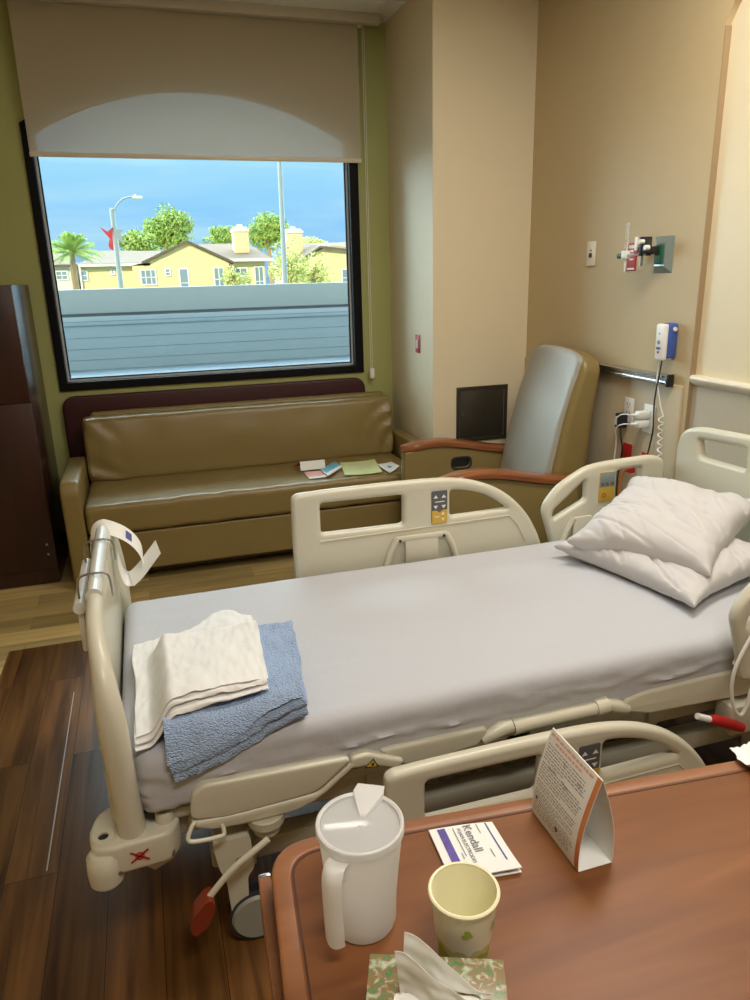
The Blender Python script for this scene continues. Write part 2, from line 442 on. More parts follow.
# ------------------------------------------------------------------ camera
cam = bpy.data.cameras.new('camera'); co = bpy.data.objects.new('camera', cam); C.objects.link(co)
r_ = Vector((.95343532, -.30054351, -.02519308)); d_ = Vector((-.1116169, -.27401832, -.95522543)); f_ = Vector((.28018344, .91355764, -.29480448))
mw = Matrix((r_, -d_, -f_)).transposed().to_4x4(); mw.translation = (0, 0, 1.7)
co.matrix_world = mw; cam.sensor_fit = 'HORIZONTAL'; cam.sensor_width = 36; cam.lens = 36*724.44/750; cam.clip_start = .02; cam.clip_end = 1000
sc.camera = co
sc.view_settings.view_transform = 'Standard'; sc.view_settings.look = 'None'; sc.view_settings.gamma = 1; sc.view_settings.exposure = 0
sc.view_settings.use_curve_mapping = False
sc.cycles.use_denoising = True
sc.cycles.max_bounces = 8; sc.cycles.transparent_max_bounces = 12

# ------------------------------------------------------------------ sky and sun
w = bpy.data.worlds.new('world'); sc.world = w; w.use_nodes = True; nt = w.node_tree; N = nt.nodes.new; L = nt.links.new
bg = nt.nodes['Background']
tc = N('ShaderNodeTexCoord'); sx = N('ShaderNodeSeparateXYZ'); L(tc.outputs['Generated'], sx.inputs[0])
rp = N('ShaderNodeValToRGB'); e = rp.color_ramp.elements
e[0].position = 0; e[0].color = (.22, .42, .68, 1); e[1].position = .6; e[1].color = (.16, .36, .66, 1)
for p, c in ((.015, (.26, .52, .82)), (.07, (.26, .58, .92)), (.13, (.36, .70, .93)), (.22, (.44, .80, .95))):
    q = e.new(p); q.color = (*c, 1)
L(sx.outputs['Z'], rp.inputs[0])
mp = N('ShaderNodeMapping'); mp.inputs['Scale'].default_value = (2.2, 2.2, 16); mp.inputs['Rotation'].default_value = (0, R(4), 0); L(tc.outputs['Generated'], mp.inputs['Vector'])
n = N('ShaderNodeTexNoise'); n.inputs['Scale'].default_value = 1.6; n.inputs['Detail'].default_value = 6; n.inputs['Distortion'].default_value = .5; L(mp.outputs[0], n.inputs['Vector'])
rc = N('ShaderNodeValToRGB'); rc.color_ramp.elements[0].position = .42; rc.color_ramp.elements[1].position = .78; rc.color_ramp.elements[1].color = (.75, .75, .75, 1)
L(n.outputs['Fac'], rc.inputs[0])
mx = N('ShaderNodeMix'); mx.data_type = 'RGBA'; L(rc.outputs[0], mx.inputs[0]); L(rp.outputs[0], mx.inputs[6]); mx.inputs[7].default_value = (.58, .84, .90, 1)
# added glow out of view, overhead and to both sides, for more daylight indoors
dn = N('ShaderNodeVectorMath'); dn.operation = 'DOT_PRODUCT'; dn.inputs[1].default_value = (.10, .995, 0); L(tc.outputs['Generated'], dn.inputs[0])
m1 = N('ShaderNodeMapRange'); m1.interpolation_type = 'SMOOTHSTEP'; m1.inputs['From Min'].default_value = .93; m1.inputs['From Max'].default_value = .70; L(dn.outputs['Value'], m1.inputs['Value'])
m2 = N('ShaderNodeMapRange'); m2.interpolation_type = 'SMOOTHSTEP'; m2.inputs['From Min'].default_value = .24; m2.inputs['From Max'].default_value = .5; L(sx.outputs['Z'], m2.inputs['Value'])
mm = N('ShaderNodeMath'); mm.operation = 'MAXIMUM'; L(m1.outputs[0], mm.inputs[0]); L(m2.outputs[0], mm.inputs[1])
m3 = N('ShaderNodeMapRange'); m3.inputs['From Min'].default_value = -.1; m3.inputs['From Max'].default_value = .0; L(sx.outputs['Z'], m3.inputs['Value'])
mz = N('ShaderNodeMath'); mz.operation = 'MULTIPLY'; my = N('ShaderNodeMapRange'); my.interpolation_type = 'SMOOTHSTEP'; my.inputs['From Min'].default_value = -.02; my.inputs['From Max'].default_value = .2; L(sx.outputs['Y'], my.inputs['Value'])
mq = N('ShaderNodeMath'); mq.operation = 'MULTIPLY'; L(mm.outputs[0], mq.inputs[0]); L(my.outputs[0], mq.inputs[1])
L(mq.outputs[0], mz.inputs[0]); L(m3.outputs[0], mz.inputs[1])
mc = N('ShaderNodeMix'); mc.data_type = 'RGBA'; L(mz.outputs[0], mc.inputs[0]); L(mx.outputs[2], mc.inputs[6]); mc.inputs[7].default_value = (8.5, 10.5, 11.2, 1)
L(mc.outputs[2], bg.inputs[0]); bg.inputs[1].default_value = 1.15
sun = bpy.data.lights.new('sun', 'SUN'); sun.energy = 4.4; sun.color = (1, .86, .62); sun.angle = R(.6)
so = bpy.data.objects.new('sun', sun); C.objects.link(so); so.rotation_euler = Vector((.50, 1, -.60)).to_track_quat('-Z', 'Y').to_euler()

# ------------------------------------------------------------------ room shell
WY, CZ = 5.05, 3.25
def arch(x0, x1, z0, zs, zt, n=28):
    cx, hw, h = (x0+x1)/2, (x1-x0)/2, zt-zs; rad = (hw*hw+h*h)/(2*h); a0 = math.asin(hw/rad)
    p = [(x0, z0), (x1, z0)]
    for i in range(n+1):
        a = a0-2*a0*i/n; p.append((cx+rad*math.sin(a), zt-rad+rad*math.cos(a)))
    return p
A_out = arch(-.545, 1.487, 1.045, 2.60, 2.885); A_in = arch(-.495, 1.425, 1.098, 2.57, 2.83)
struct('wall_window', plate([(-1.45, 0), (1.72, 0), (1.72, CZ), (-1.45, CZ)], [A_out], .10, 0, 'y', WY+.05), 'green')
struct('wall_outside', plate([(-14, -4), (15, -4), (15, 9), (-14, 9)], [A_out], .18, 0, 'y', WY+.20), 'stucco_w')
struct('wall_column', MB().box(1.704, 2.45, 4.246, WY, 0, CZ), 'column')
niche = [(2.735, 0), (2.735, 2.63), (2.69, 2.70), (2.60, 2.76), (2.3, 2.93), (1.55, 3.05), (.8, 2.93), (.5, 2.76), (.41, 2.70), (.365, 2.63), (.365, 0)]
hw = MB().prism([(4.246, 0), (2.735, 0)]+niche[1:10]+[(.365, 0), (-2, 0), (-2, CZ), (4.246, CZ)], 2.35, 2.38, 'x')
struct('wall_right', hw, 'tan')
nb = struct('wall_right', MB().box(2.38, 2.45, -2, 4.246, 0, CZ), 'niche')
struct('trim_1', MB().box(2.340, 2.352, 2.765, 4.24, 0.10, 1.18, .002), 'tan_low')
struct('trim_2', MB().box(2.372, 2.381, .37, 2.73, 0, 1.195), 'niche_low')
cr = MB().prism(rnd([(2.381, 1.185), (2.366, 1.19), (2.352, 1.205), (2.345, 1.222), (2.352, 1.235), (2.381, 1.237)], .006, 3), .37, 2.73, 'y')
struct('trim_3', cr, 'trim')
# jamb lining of the niche
struct('trim_4', MB().box(2.3505, 2.379, 2.730, 2.7362, 0, 2.62), 'jamb')
struct('wall_left', MB().box(-1.50, -1.40, -2, WY, 0, CZ), 'tan')
struct('wall_back', MB().box(-1.40, 2.35, -2.1, -2, 0, CZ), 'tan')
ceil = struct('ceiling', MB().box(-1.5, 2.45, -2.1, WY+.1, CZ, CZ+.08), 'ceil')
g = MB()
for x in (-.8, .4, 1.0, 1.6, 2.2): g.box(x-.012, x+.012, -2, 4.86, CZ-.004, CZ)
for y in (-1.3, -.7, -.1, .5, 1.1, 1.7, 2.3, 2.9, 3.5, 4.1, 4.7): g.box(-1.4, 2.35, y-.012, y+.012, CZ-.0045, CZ)
struct('ceiling_grid', g, 'white', ceil)
fl = struct('floor', MB().box(-1.5, 2.45, -2.1, WY+.1, -.08, 0), 'oak')
struct('floor', MB().box(-.793, 2.34, -1.99, 3.555, -.0005, .0012), 'walnut')
struct('trim_5', MB().box(-.4615, -.4580, 2.0, 3.05, .0012, .0022), 'seam')
struct('baseboard_right', MB().box(2.325, 2.34, 2.765, 4.24, 0.0, .10, .003), 'maroon')
struct('baseboard_window', MB().box(-1.39, 1.70, WY-.012, WY, 0.0, .10, .003), 'maroon')
struct('baseboard_column', MB().box(1.71, 2.32, 4.232, 4.246, 0.0, .10, .003), 'maroon')

# window
win = struct('window_1', plate(A_out, [A_in], .14, .004, 'y', WY+.05), 'black')
A_b = arch(-.482, 1.412, 1.111, 2.56, 2.817)
struct('glazing_bead', plate(A_in, [A_b], .02, .001, 'y', WY+.045), 'bead', win)
A_c = arch(-.474, 1.404, 1.119, 2.552, 2.809)
struct('gasket', plate(A_b, [A_c], .014, .001, 'y', WY+.045), 'black', win)
gp = plate(A_c, [], .006, 0, 'y', WY+.055)
struct('glass_pane', gp, 'glass', win)

# roller blind
bl = thing('roller_blind', 'translucent beige roller blind drawn a third of the way down the window', 'window blind', (.51, 4.97, 2.40))
obj('fabric', MB().sheet(lambda u, v: (-.505+1.995*u, 4.970+.0015*nz(u*6, v*3, 0), 2.435+.81*v), 40, 10, .0008), 'blind', bl)
obj('hem_bar', MB().box(-.507, 1.492, 4.962, 4.978, 2.412, 2.438, .004), 'trim', bl)
obj('cassette', MB().box(-.54, 1.62, 4.90, 4.955, 3.195, 3.249, .003).box(1.52, 1.62, 4.955, 5.0, 3.215, 3.249, .002), 'cass', bl)
obj('roller', MB().cyl((-.51, 4.99, 3.21), (1.52, 4.99, 3.21), .019, 20), 'white', bl)
ch = MB().tube([(1.525, 4.985, 3.22), (1.524, 4.985, 1.06)], .0016, 6).tube([(1.537, 4.985, 3.22), (1.536, 4.985, 1.06)], .0016, 6)
ch.box(1.515, 1.548, 4.975, 5.0, 1.005, 1.075, .004)
obj('pull_chain', ch, 'white', bl)

# ceiling lamps (out of the frame above the bed and the sofa), plus an added fill
def lamp(x, y, sx_, sy_, power, col, label):
    t = thing('ceiling_light', label, 'ceiling light', (x, y, CZ-.03))
    obj('frame', plate([(x-sx_/2-.03, y-sy_/2-.03), (x+sx_/2+.03, y-sy_/2-.03), (x+sx_/2+.03, y+sy_/2+.03), (x-sx_/2-.03, y+sy_/2+.03)],
        [[(x-sx_/2, y-sy_/2), (x+sx_/2, y-sy_/2), (x+sx_/2, y+sy_/2), (x-sx_/2, y+sy_/2)]], .02, .003, 'z', CZ-.016), 'white', t)
    li = bpy.data.lights.new('lamp', 'AREA'); li.shape = 'RECTANGLE'; li.size = sx_; li.size_y = sy_; li.energy = power; li.color = col
    lo = bpy.data.objects.new('lamp', li); C.objects.link(lo); lo.location = (0, 0, 0); lo.parent = t
lamp(1.55, 1.95, 1.15, .55, 48, (1, .94, .86), 'recessed ceiling light over the head of the bed')
lamp(.95, 3.15, .30, .12, 4, (1, .93, .84), 'small recessed ceiling light between bed and sofa')
lamp(.5, -.15, 1.15, .5, 46, (1, .94, .87), 'added front fill light, out of view near the overbed table')  # added fill for the near side of bed and table, no known lamp

# ------------------------------------------------------------------ wall fittings
t = thing('access_panel', 'dark bronze metal access panel low on the cream column', 'access panel', (2.04, 4.246, .65))
obj('frame', plate([(1.862, .655), (2.222, .655), (2.222, 1.012), (1.862, 1.012)], [[(1.885, .678), (2.199, .678), (2.199, .989), (1.885, .989)]], .008, .002, 'y', 4.241), 'darkpanel', t)
obj('door', MB().box(1.888, 2.196, 4.2385, 4.2455, .681, .986, .002), 'darkpanel', t)
obj('lock', MB().cyl((1.905, 4.239, .835), (1.905, 4.233, .835), .008, 16), 'steel', t)

t = thing('wall_switch', 'small red wall switch with a white rim on the side of the column', 'switch', (1.704, 4.505, 1.215))
obj('plate', MB().box(1.697, 1.7035, 4.467, 4.541, 1.216, 1.332, .003), 'red', t)
obj('button', MB().box(1.691, 1.697, 4.49, 4.518, 1.245, 1.30, .003), 'paper', t)

t = thing('wall_plate', 'ivory data outlet plate on the tan wall above the recliner', 'outlet', (2.35, 3.57, 1.72))
obj('plate', MB().box(2.343, 2.35, 3.532, 3.608, 1.725, 1.85, .003), 'trim', t)
obj('jack', MB().box(2.339, 2.343, 3.558, 3.582, 1.768, 1.79, .001).box(2.340, 2.343, 3.562, 3.574, 1.80, 1.808, .001), 'blacku', t)

t = thing('oxygen_outlet', 'square metal gas outlet plate with green fitting and flow meter', 'gas outlet', (2.35, 2.985, 1.675))
DY = .065
pl = MB().add([(2.35, y+DY, z) for y, z in ((2.852, 1.68), (2.985, 1.68), (2.985, 1.845), (2.852, 1.845))]+[(2.327, y+DY, z) for y, z in ((2.885, 1.713), (2.952, 1.713), (2.952, 1.812), (2.885, 1.812))],
              [(0, 3, 2, 1), (4, 5, 6, 7), (0, 1, 5, 4), (1, 2, 6, 5), (2, 3, 7, 6), (3, 0, 4, 7)])
obj('plate', pl, 'teal', t, smooth=0)
obj('green_inset', MB().box(2.315, 2.329, 2.893+DY, 2.945+DY, 1.72, 1.805, .004), 'green_knob', t)
obj('body', MB().box(2.25, 2.31, 2.955+DY, 2.975+DY, 1.76, 1.845, .005).box(2.255, 2.275, 2.90+DY, 2.995+DY, 1.775, 1.80, .004).box(2.28, 2.327, 2.91+DY, 2.93+DY, 1.765, 1.80, .004), 'blacku', t)
obj('knob', MB().cyl((2.25, 2.90+DY, 1.795), (2.228, 2.90+DY, 1.795), .011, 16), 'white', t)
obj('knob', MB().cyl((2.25, 2.94+DY, 1.822), (2.225, 2.94+DY, 1.822), .010, 16), 'white', t)
obj('pipe', MB().tube([(2.265, 2.94+DY, 1.765), (2.265, 3.10+DY, 1.765)], .005, 10), 'steel', t)
obj('drain_nozzle', MB().cyl((2.265, 2.968+DY, 1.715), (2.265, 2.968+DY, 1.762), .007, 12), 'steel', t)
obj('gauge_face', MB().box(2.244, 2.251, 2.982+DY, 3.0+DY, 1.785, 1.845, .003), 'white', t)
obj('meter_base', MB().box(2.252, 2.282, 3.075+DY, 3.11+DY, 1.75, 1.788, .004), 'white', t)
obj('flow_tube', MB().cyl((2.267, 3.093+DY, 1.785), (2.267, 3.093+DY, 1.915), .007, 14), 'glassy', t)
obj('green_knob', MB().cyl((2.267, 3.11+DY, 1.765), (2.267, 3.148+DY, 1.765), .012, 16), 'green_knob', t)
obj('nozzle', MB().cyl((2.267, 3.093+DY, 1.75), (2.267, 3.093+DY, 1.69), .006, 10, .003), 'white', t)

t = thing('wall_notice', 'small red and white plate on the wall behind the flow meter', 'sign', (2.35, 3.21, 1.70))
obj('plate', MB().box(2.344, 2.35, 3.182, 3.250, 1.695, 1.825, .002), 'red', t)
for k, (a_, b_, c_, d__) in enumerate(((3.19, 3.243, 1.80, 1.815), (3.19, 3.243, 1.70, 1.708), (3.20, 3.235, 1.765, 1.775), (3.20, 3.23, 1.745, 1.752), (3.205, 3.23, 1.783, 1.792))):
    obj('print_line', MB().box(2.343, 2.3442, a_, b_, c_, d__), 'paper', t)

t = thing('equipment_rail', 'brushed aluminium equipment rail on the wall behind the recliner', 'rail', (2.35, 3.5, 1.175))
pr = [(2.339, 1.175), (2.316, 1.175), (2.306, 1.182), (2.306, 1.190), (2.318, 1.193), (2.318, 1.208), (2.306, 1.211), (2.306, 1.22), (2.316, 1.226), (2.349, 1.226)]
obj('channel', MB().prism(pr[:-1]+[(2.339, 1.226)], 2.83, 3.62, 'y'), 'alu', t)
obj('end_cap', MB().box(2.302, 2.339, 2.820, 2.832, 1.172, 1.229, .002), 'blacku', t)

t = thing('pump_controller', 'small blue and white hand-held monitor mounted above the rail', 'monitor', (2.31, 2.90, 1.29))
obj('back_shell', MB().box(2.30, 2.349, 2.832, 2.892, 1.30, 1.462, .012, 3), 'blue', t)
obj('front_shell', MB().box(2.277, 2.305, 2.840, 2.902, 1.292, 1.458, .010, 3), 'white', t)
obj('button', MB().cyl((2.279, 2.872, 1.375), (2.2745, 2.872, 1.375), .010, 16), 'greyl', t)
obj('button', MB().cyl((2.279, 2.872, 1.415), (2.2745, 2.872, 1.415), .004, 10), 'greyl', t)
obj('button', MB().cyl((2.279, 2.872, 1.330), (2.2745, 2.872, 1.330), .006, 12), 'red', t)
obj('blue_label', MB().box(2.275, 2.278, 2.858, 2.886, 1.343, 1.353), 'inkblue', t)
obj('side_knob', MB().cyl((2.325, 2.833, 1.435), (2.325, 2.825, 1.435), .010, 14), 'white', t)
def cord(name, pts, r, m, label, group=None):
    return tag(obj(name, MB().tube(spline(pts, 6), r, 8), m), label, 'cord', group)
obj('power_cord', MB().tube(spline([(2.30, 2.868, 1.295), (2.295, 2.872, 1.22), (2.295, 2.89, 1.10), (2.325, 2.92, .95), (2.325, 2.94, .84), (2.322, 2.945, .82)], 6), .0035, 8), 'blacku', t)
pts = [(2.298, 2.885, 1.29), (2.295, 2.888, 1.20), (2.30, 2.85, 1.08)]
for i in range(0, 6*12+1):
    a = 2*math.pi*i/12; pts.append((2.30+.012*math.cos(a), 2.838-.003*i/12+.012*math.sin(a), 1.03-.036*i/12))
pts += [(2.30, 2.80, .80)]
obj('coiled_cord', MB().tube(pts, .003, 7), 'white', t)

def outlet(y0, y1, z0, z1, m, pm, label, name='power_outlet', slots=True):
    t = thing(name, label, 'outlet', (2.34, (y0+y1)/2, z0))
    obj('plate', MB().box(2.332, 2.34, y0, y1, z0, z1, .003), m, t)
    if slots:
        c = (y0+y1)/2
        for z in (z0+.36*(z1-z0), z0+.70*(z1-z0)):
            s = MB(); s.box(2.3312, 2.333, c-.012, c-.008, z, z+.012).box(2.3312, 2.333, c+.008, c+.012, z, z+.012).box(2.3312, 2.333, c-.003, c+.003, z-.012, z-.006)
            obj('socket', s, pm, t)
    return t
outlet(3.095, 3.17, .95, 1.075, 'white', 'grey', 'white power outlet with a black adapter plugged in', 'power_outlet')
outlet(2.93, 3.01, .925, 1.065, 'white', 'grey', 'white power outlet with two white chargers plugged in', 'power_outlet')
outlet(3.085, 3.155, .71, .84, 'red', 'blacku', 'red emergency power outlet below the black adapter', 'emergency_outlet')
outlet(2.92, 3.0, .69, .822, 'red', 'blacku', 'red emergency power outlet with a black cord plugged in', 'emergency_outlet')
t = thing('power_adapter', 'black power adapter plugged into the white wall outlet', 'adapter', (2.30, 3.15, .91))
obj('housing', MB().box(2.285, 2.332, 3.13, 3.175, .92, .995, .006), 'blacku', t)
obj('sticker', MB().box(2.2835, 2.286, 3.155, 3.168, .935, .98), 'paper', t)
for z, lb in ((1.0, 'upper white phone charger plugged into the wall outlet'), (.955, 'lower white phone charger plugged into the wall outlet')):
    t = thing('phone_charger', lb, 'charger', (2.30, 2.98, z), 0, 'white phone chargers in the wall outlet')
    obj('housing', MB().box(2.27, 2.332, 2.955, 3.0, z, z+.034, .006), 'white', t)
    obj('plug', MB().cyl((2.27, 2.978, z+.017), (2.245, 2.978+.01, z+.017), .007, 10), 'white', t)
cord('charger_cord', [(2.245, 2.988, 1.017), (2.23, 3.05, 1.01), (2.25, 3.13, .95), (2.29, 3.155, .85), (2.30, 3.175, .70), (2.30, 3.18, .50), (2.30, 3.17, .3)], .0032, 'white', 'white charging cord looping down from the upper charger', 'white charging cords')
cord('charger_cord', [(2.245, 2.988, .972), (2.23, 3.03, .965), (2.245, 3.10, .93), (2.27, 3.13, .85), (2.28, 3.15, .70), (2.28, 3.155, .52), (2.28, 3.14, .3)], .0032, 'white', 'white charging cord looping down from the lower charger', 'white charging cords')
cord('adapter_cord', [(2.305, 3.15, .925), (2.30, 3.13, .87), (2.312, 3.13, .80), (2.312, 3.15, .66), (2.31, 3.14, .5), (2.31, 3.12, .3)], .004, 'blacku', 'black cord hanging from the black power adapter')
t = thing('orange_plug_cord', 'orange cord with plug hanging behind the head siderail', 'cord', (2.31, 3.05, .45))
obj('cord', MB().tube(spline([(2.29, 3.02, .728), (2.28, 3.06, .71), (2.285, 3.09, .62), (2.29, 3.10, .50), (2.29, 3.11, .4)], 6), .006, 8), 'orangecord', t)
obj('plug', MB().box(2.272, 2.305, 3.0, 3.035, .714, .742, .004), 'red', t)
# ------------------------------------------------------------------ wardrobe
t = thing('wardrobe', 'tall dark cherry wood wardrobe standing between the sofa arm and the side wall', 'wardrobe', (-1.0, 4.7, 0))
obj('carcass', MB().box(-1.38, -.632, 4.40, 5.035, .0, 1.705, .004), 'ward_side', t)
obj('door', MB().box(-1.005, -.634, 4.378, 4.399, .10, 1.078, .003), 'ward', t)
obj('door', MB().box(-1.378, -1.009, 4.378, 4.399, .10, 1.078, .003), 'ward', t)
obj('door', MB().box(-1.005, -.634, 4.378, 4.399, 1.083, 1.70, .003), 'ward', t)
obj('door', MB().box(-1.378, -1.009, 4.378, 4.399, 1.083, 1.70, .003), 'ward', t)
obj('plinth', MB().box(-1.37, -.64, 4.395, 4.40, 0, .095), 'ward', t)
for z in (.19, .25): obj('screw_cover', MB().cyl((-.672, 4.378, z), (-.672, 4.375, z), .007, 10), 'steel', t)
# wall guard panel behind sofa
tag(obj('wall_guard', plate(rnd([(-.545, .30), (1.485, .30), (1.485, 1.012), (-.545, 1.012)], [.01, .01, .09, .09], 8), [], .045, .012, 'y', 5.022), 'maroon'),
    'dark maroon rounded guard panel below the window behind the sofa', 'wall panel')
# ------------------------------------------------------------------ sofa
S = thing('sleeper_sofa', 'long tan vinyl sofa under the window', 'sofa', (.58, 4.55, 0))
def cushfn(seed, amp=.006, sag=0, ax='z'):
    def f(o):
        k = amp*nz(o.x, o.y, o.z, 5, seed)+amp*.6*nz(o.x, o.y, o.z, 14, seed+3)
        return o+Vector((0, k if ax == 'y' else 0, k if ax == 'z' else 0))
    return f
def backfn(o):
    k = .008*nz(o.x, 0, o.z*1.2, 5, 2)
    edge = math.exp(-((o.x+.42)/.16)**2)+math.exp(-((o.x-1.60)/.16)**2)
    k += edge*.012*math.sin(34*(o.z+.8*(o.x if o.x < .6 else -o.x))+6*nz(o.x, 0, o.z, 4))
    z = o.z
    return Vector((o.x, o.y-.02*math.exp(-((o.z-.70)/.16)**2)+k+(o.z-.5)*.10, z+.006*nz(o.x, 0, 0, 3, 5)))
obj('back_cushion', MB().rbox(-.425, 1.605, 4.735, 4.88, .495, .90, .032, (60, 8, 16), backfn), 'vinyl', S)
obj('seat_cushion', MB().rbox(-.425, 1.605, 4.18, 4.80, .325, .505, .035, (60, 20, 6), cushfn(4, .007)), 'vinyl', S)
obj('back_frame', MB().rbox(-.38, 1.60, 4.90, 4.985, .30, .915, .03, (30, 4, 10), cushfn(8, .003)), 'vinyl', S)
obj('front_panel', MB().rbox(-.425, 1.605, 4.20, 4.235, .085, .318, .012, (40, 2, 8), cushfn(9, .004, ax='y')), 'vinyl_d', S)
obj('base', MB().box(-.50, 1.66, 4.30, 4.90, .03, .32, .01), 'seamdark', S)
obj('foot', MB().box(-.50, -.44, 4.32, 4.38, 0, .03), 'blacku', S); obj('foot', MB().box(1.60, 1.66, 4.32, 4.38, 0, .03), 'blacku', S)
def arm_mesh(x0, x1):
    pr = rnd([(4.19, .06), (4.165, .60), (4.20, .655), (4.86, .655), (4.90, .60), (4.90, .06)], [.01, .06, .05, .05, .05, .01], 6)
    return plate(pr, [], x1-x0, .02, 'x', (x0+x1)/2, 4)
obj('arm', arm_mesh(-.535, -.430), 'vinyl', S); obj('arm', arm_mesh(1.612, 1.700), 'vinyl', S)
# papers on the seat
ZS = .508
def leaf_sheet(pts, z, th=.0012, curl=0, seed=0):
    a, b, c, d = [Vector((*p, 0)) for p in pts]
    def f(u, v):
        p = (a*(1-u)+b*u)*(1-v)+(d*(1-u)+c*u)*v
        return (p.x, p.y, z+.003+curl*abs(u-.5)**2*4+.002*nz(p.x, p.y, 0, 9, seed))
    return MB().sheet(f, 10, 10, th)
t = thing('folded_brochure', 'white and orange folded leaflet propped half open on the sofa seat', 'leaflet', (.93, 4.56, ZS), 0, 'leaflets on the sofa')
obj('front_leaf', MB().sheet(lambda u, v: (.875+.165*u+.01*v, 4.475+.06*v, ZS+.003+.045*v), 6, 4, .0012), 'paper', t)
obj('back_leaf', MB().sheet(lambda u, v: (.845+.165*u+.04*v, 4.60-.065*v, ZS+.003+.045*v), 6, 4, .0012), 'orange', t)
t = tag(obj('red_pamphlet', leaf_sheet([(.885, 4.255), (1.0, 4.262), (1.005, 4.415), (.885, 4.43)], ZS+.001), 'paper'), 'white pamphlet with a red top lying in front of the folded leaflet', 'leaflet', 'leaflets on the sofa')
obj('red_print', leaf_sheet([(.886, 4.30), (.995, 4.305), (1.0, 4.40), (.888, 4.42)], ZS+.0025, .0008), 'pink', t)
t = tag(obj('blue_booklet', leaf_sheet([(1.0, 4.25), (1.145, 4.43), (1.13, 4.58), (.99, 4.40)], ZS+.010, .006), 'paper'), 'small blue and white booklet lying beside the yellow sheet', 'booklet', 'leaflets on the sofa')
obj('blue_cover', leaf_sheet([(1.005, 4.31), (1.138, 4.47), (1.128, 4.57), (.995, 4.40)], ZS+.0135, .001), 'bluep', t)
t = tag(obj('printed_sheet', leaf_sheet([(1.105, 4.235), (1.345, 4.215), (1.40, 4.55), (1.16, 4.56)], ZS+.003, .001, .006, 4), 'greenp'), 'large pale yellow green printed sheet lying on the sofa seat', 'paper', 'leaflets on the sofa')
g = MB()
for k in range(9):
    y = 4.27+.03*k; g.box(1.145+.008*k, 1.31+.006*k, y, y+.003, ZS+.0105, ZS+.0112)
obj('printed_lines', g, 'stucco_w', t)
t = tag(obj('white_card', leaf_sheet([(1.385, 4.18), (1.50, 4.33), (1.485, 4.45), (1.375, 4.43)], ZS+.002, .001, .004, 9), 'paper'), 'white card with a blue figure on it beside the sofa arm', 'card', 'leaflets on the sofa')
obj('blue_mark', MB().add([(1.42, 4.30, ZS+.0095), (1.44, 4.31, ZS+.0095), (1.455, 4.35, ZS+.0095), (1.44, 4.345, ZS+.0095), (1.435, 4.37, ZS+.0095), (1.42, 4.34, ZS+.0095)], [(0, 1, 2, 3, 4, 5)]), 'bluep', t)

# ------------------------------------------------------------------ recliner (local: faces -x)
Rr = thing('recliner', 'grey and tan vinyl recliner with cherry wood arm caps beside the bed', 'armchair', (1.80, 3.65, 0), R(-5), local=True)
def capz(x):  # arched arm top
    return .665+.055*math.exp(-((x+.20)/.26)**2)-.02*sst(.0, .36, x)
for s in (-1, 1):
    yc = .385*s
    top = [(x, capz(x)-.022) for x in [-.40+.74*i/14 for i in range(15)]]
    pr = [(-.40, .09), (-.41, .45)]+top+[(.36, .45), (.30, .09)]
    hole = rnd([(-.095, .555), (.015, .555), (.015, .615), (-.095, .615)], .03, 6)
    ap = obj('arm_panel', plate(pr, [hole] if s > 0 else [], .085, .010, 'y', yc), 'vinyl', Rr)
    if s > 0:
        obj('release_handle', plate(rnd([(-.108, .545), (.028, .545), (.028, .627), (-.108, .627)], .038, 6), [hole], .010, .003, 'y', yc-.044), 'blacku', ap)
        obj('handle_well', MB().box(-.097, .017, yc-.02, yc+.03, .553, .617), 'blacku', ap)
    path = [(-.415+.79*i/18, yc, capz(-.415+.79*i/18)) for i in range(19)]
    cap = MB()
    def cf(path=path, yc=yc, s=s):
        rows = []
        for i, (x, y, z) in enumerate(path):
            k = i/18; w_ = .058*min(1, .35+k*6)*min(1, .5+(1-k)*5); h = .017
            c = [(-w_, -h), (-w_, h*.4), (-w_*.75, h), (w_*.75, h), (w_, h*.4), (w_, -h)]
            rows.append([(x, y+a, z+b) for a, b in c])
        return rows
    rows = cf(); vs = [v for r in rows for v in r]; fs = []
    for i in range(len(rows)-1):
        for k in range(6): fs.append((i*6+k, i*6+(k+1) % 6, (i+1)*6+(k+1) % 6, (i+1)*6+k))
    fs.append(tuple(range(5, -1, -1))); fs.append(tuple(range(len(vs)-6, len(vs))))
    cap.add(vs, fs)
    obj('arm_cap', cap, 'armwood', Rr, 50)
def rback(o):
    t = (o.z-.42)/.86; s_ = o.x/.2
    fr = .205+.185*t-.018*math.sin(math.pi*min(1, t*1.1)); re_ = .430+.075*t
    x = fr*(1-s_)+re_*s_+.004*nz(o.x, o.y, o.z, 7, 3)
    y = o.y*(1-.04*t)
    z = o.z-.035*(abs(o.y)/.31)**4*sst(.7, 1, t)+.018*math.cos(o.y*4)*sst(.7, 1, t)-.02*s_*sst(.7, 1, t)
    return Vector((x, y, z))
obj('backrest', MB().rbox(0, .20, -.335, .335, .42, 1.29, .05, (8, 24, 30), rback), 'vinyl', Rr)
obj('back_panel', MB().rbox(-.022, .06, -.305, .322, .43, 1.287, .026, (3, 22, 28), rback), 'vinyl_g', Rr)
obj('seat_cushion', MB().rbox(-.38, .20, -.32, .32, .30, .49, .05, (14, 14, 5), cushfn(12, .006)), 'vinyl_g', Rr)
obj('leg_rest', MB().rbox(-.42, -.37, -.31, .31, .12, .40, .02, (3, 14, 8)), 'vinyl', Rr)
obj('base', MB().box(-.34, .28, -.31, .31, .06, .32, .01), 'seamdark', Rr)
for x in (-.32, .24):
    for y in (-.36, .36):
        w_ = obj('caster', MB().cyl((x, y-.012, .035), (x, y+.012, .035), .035, 20).box(x-.012, x+.012, y-.016, y+.016, .03, .10), 'rubber', Rr)
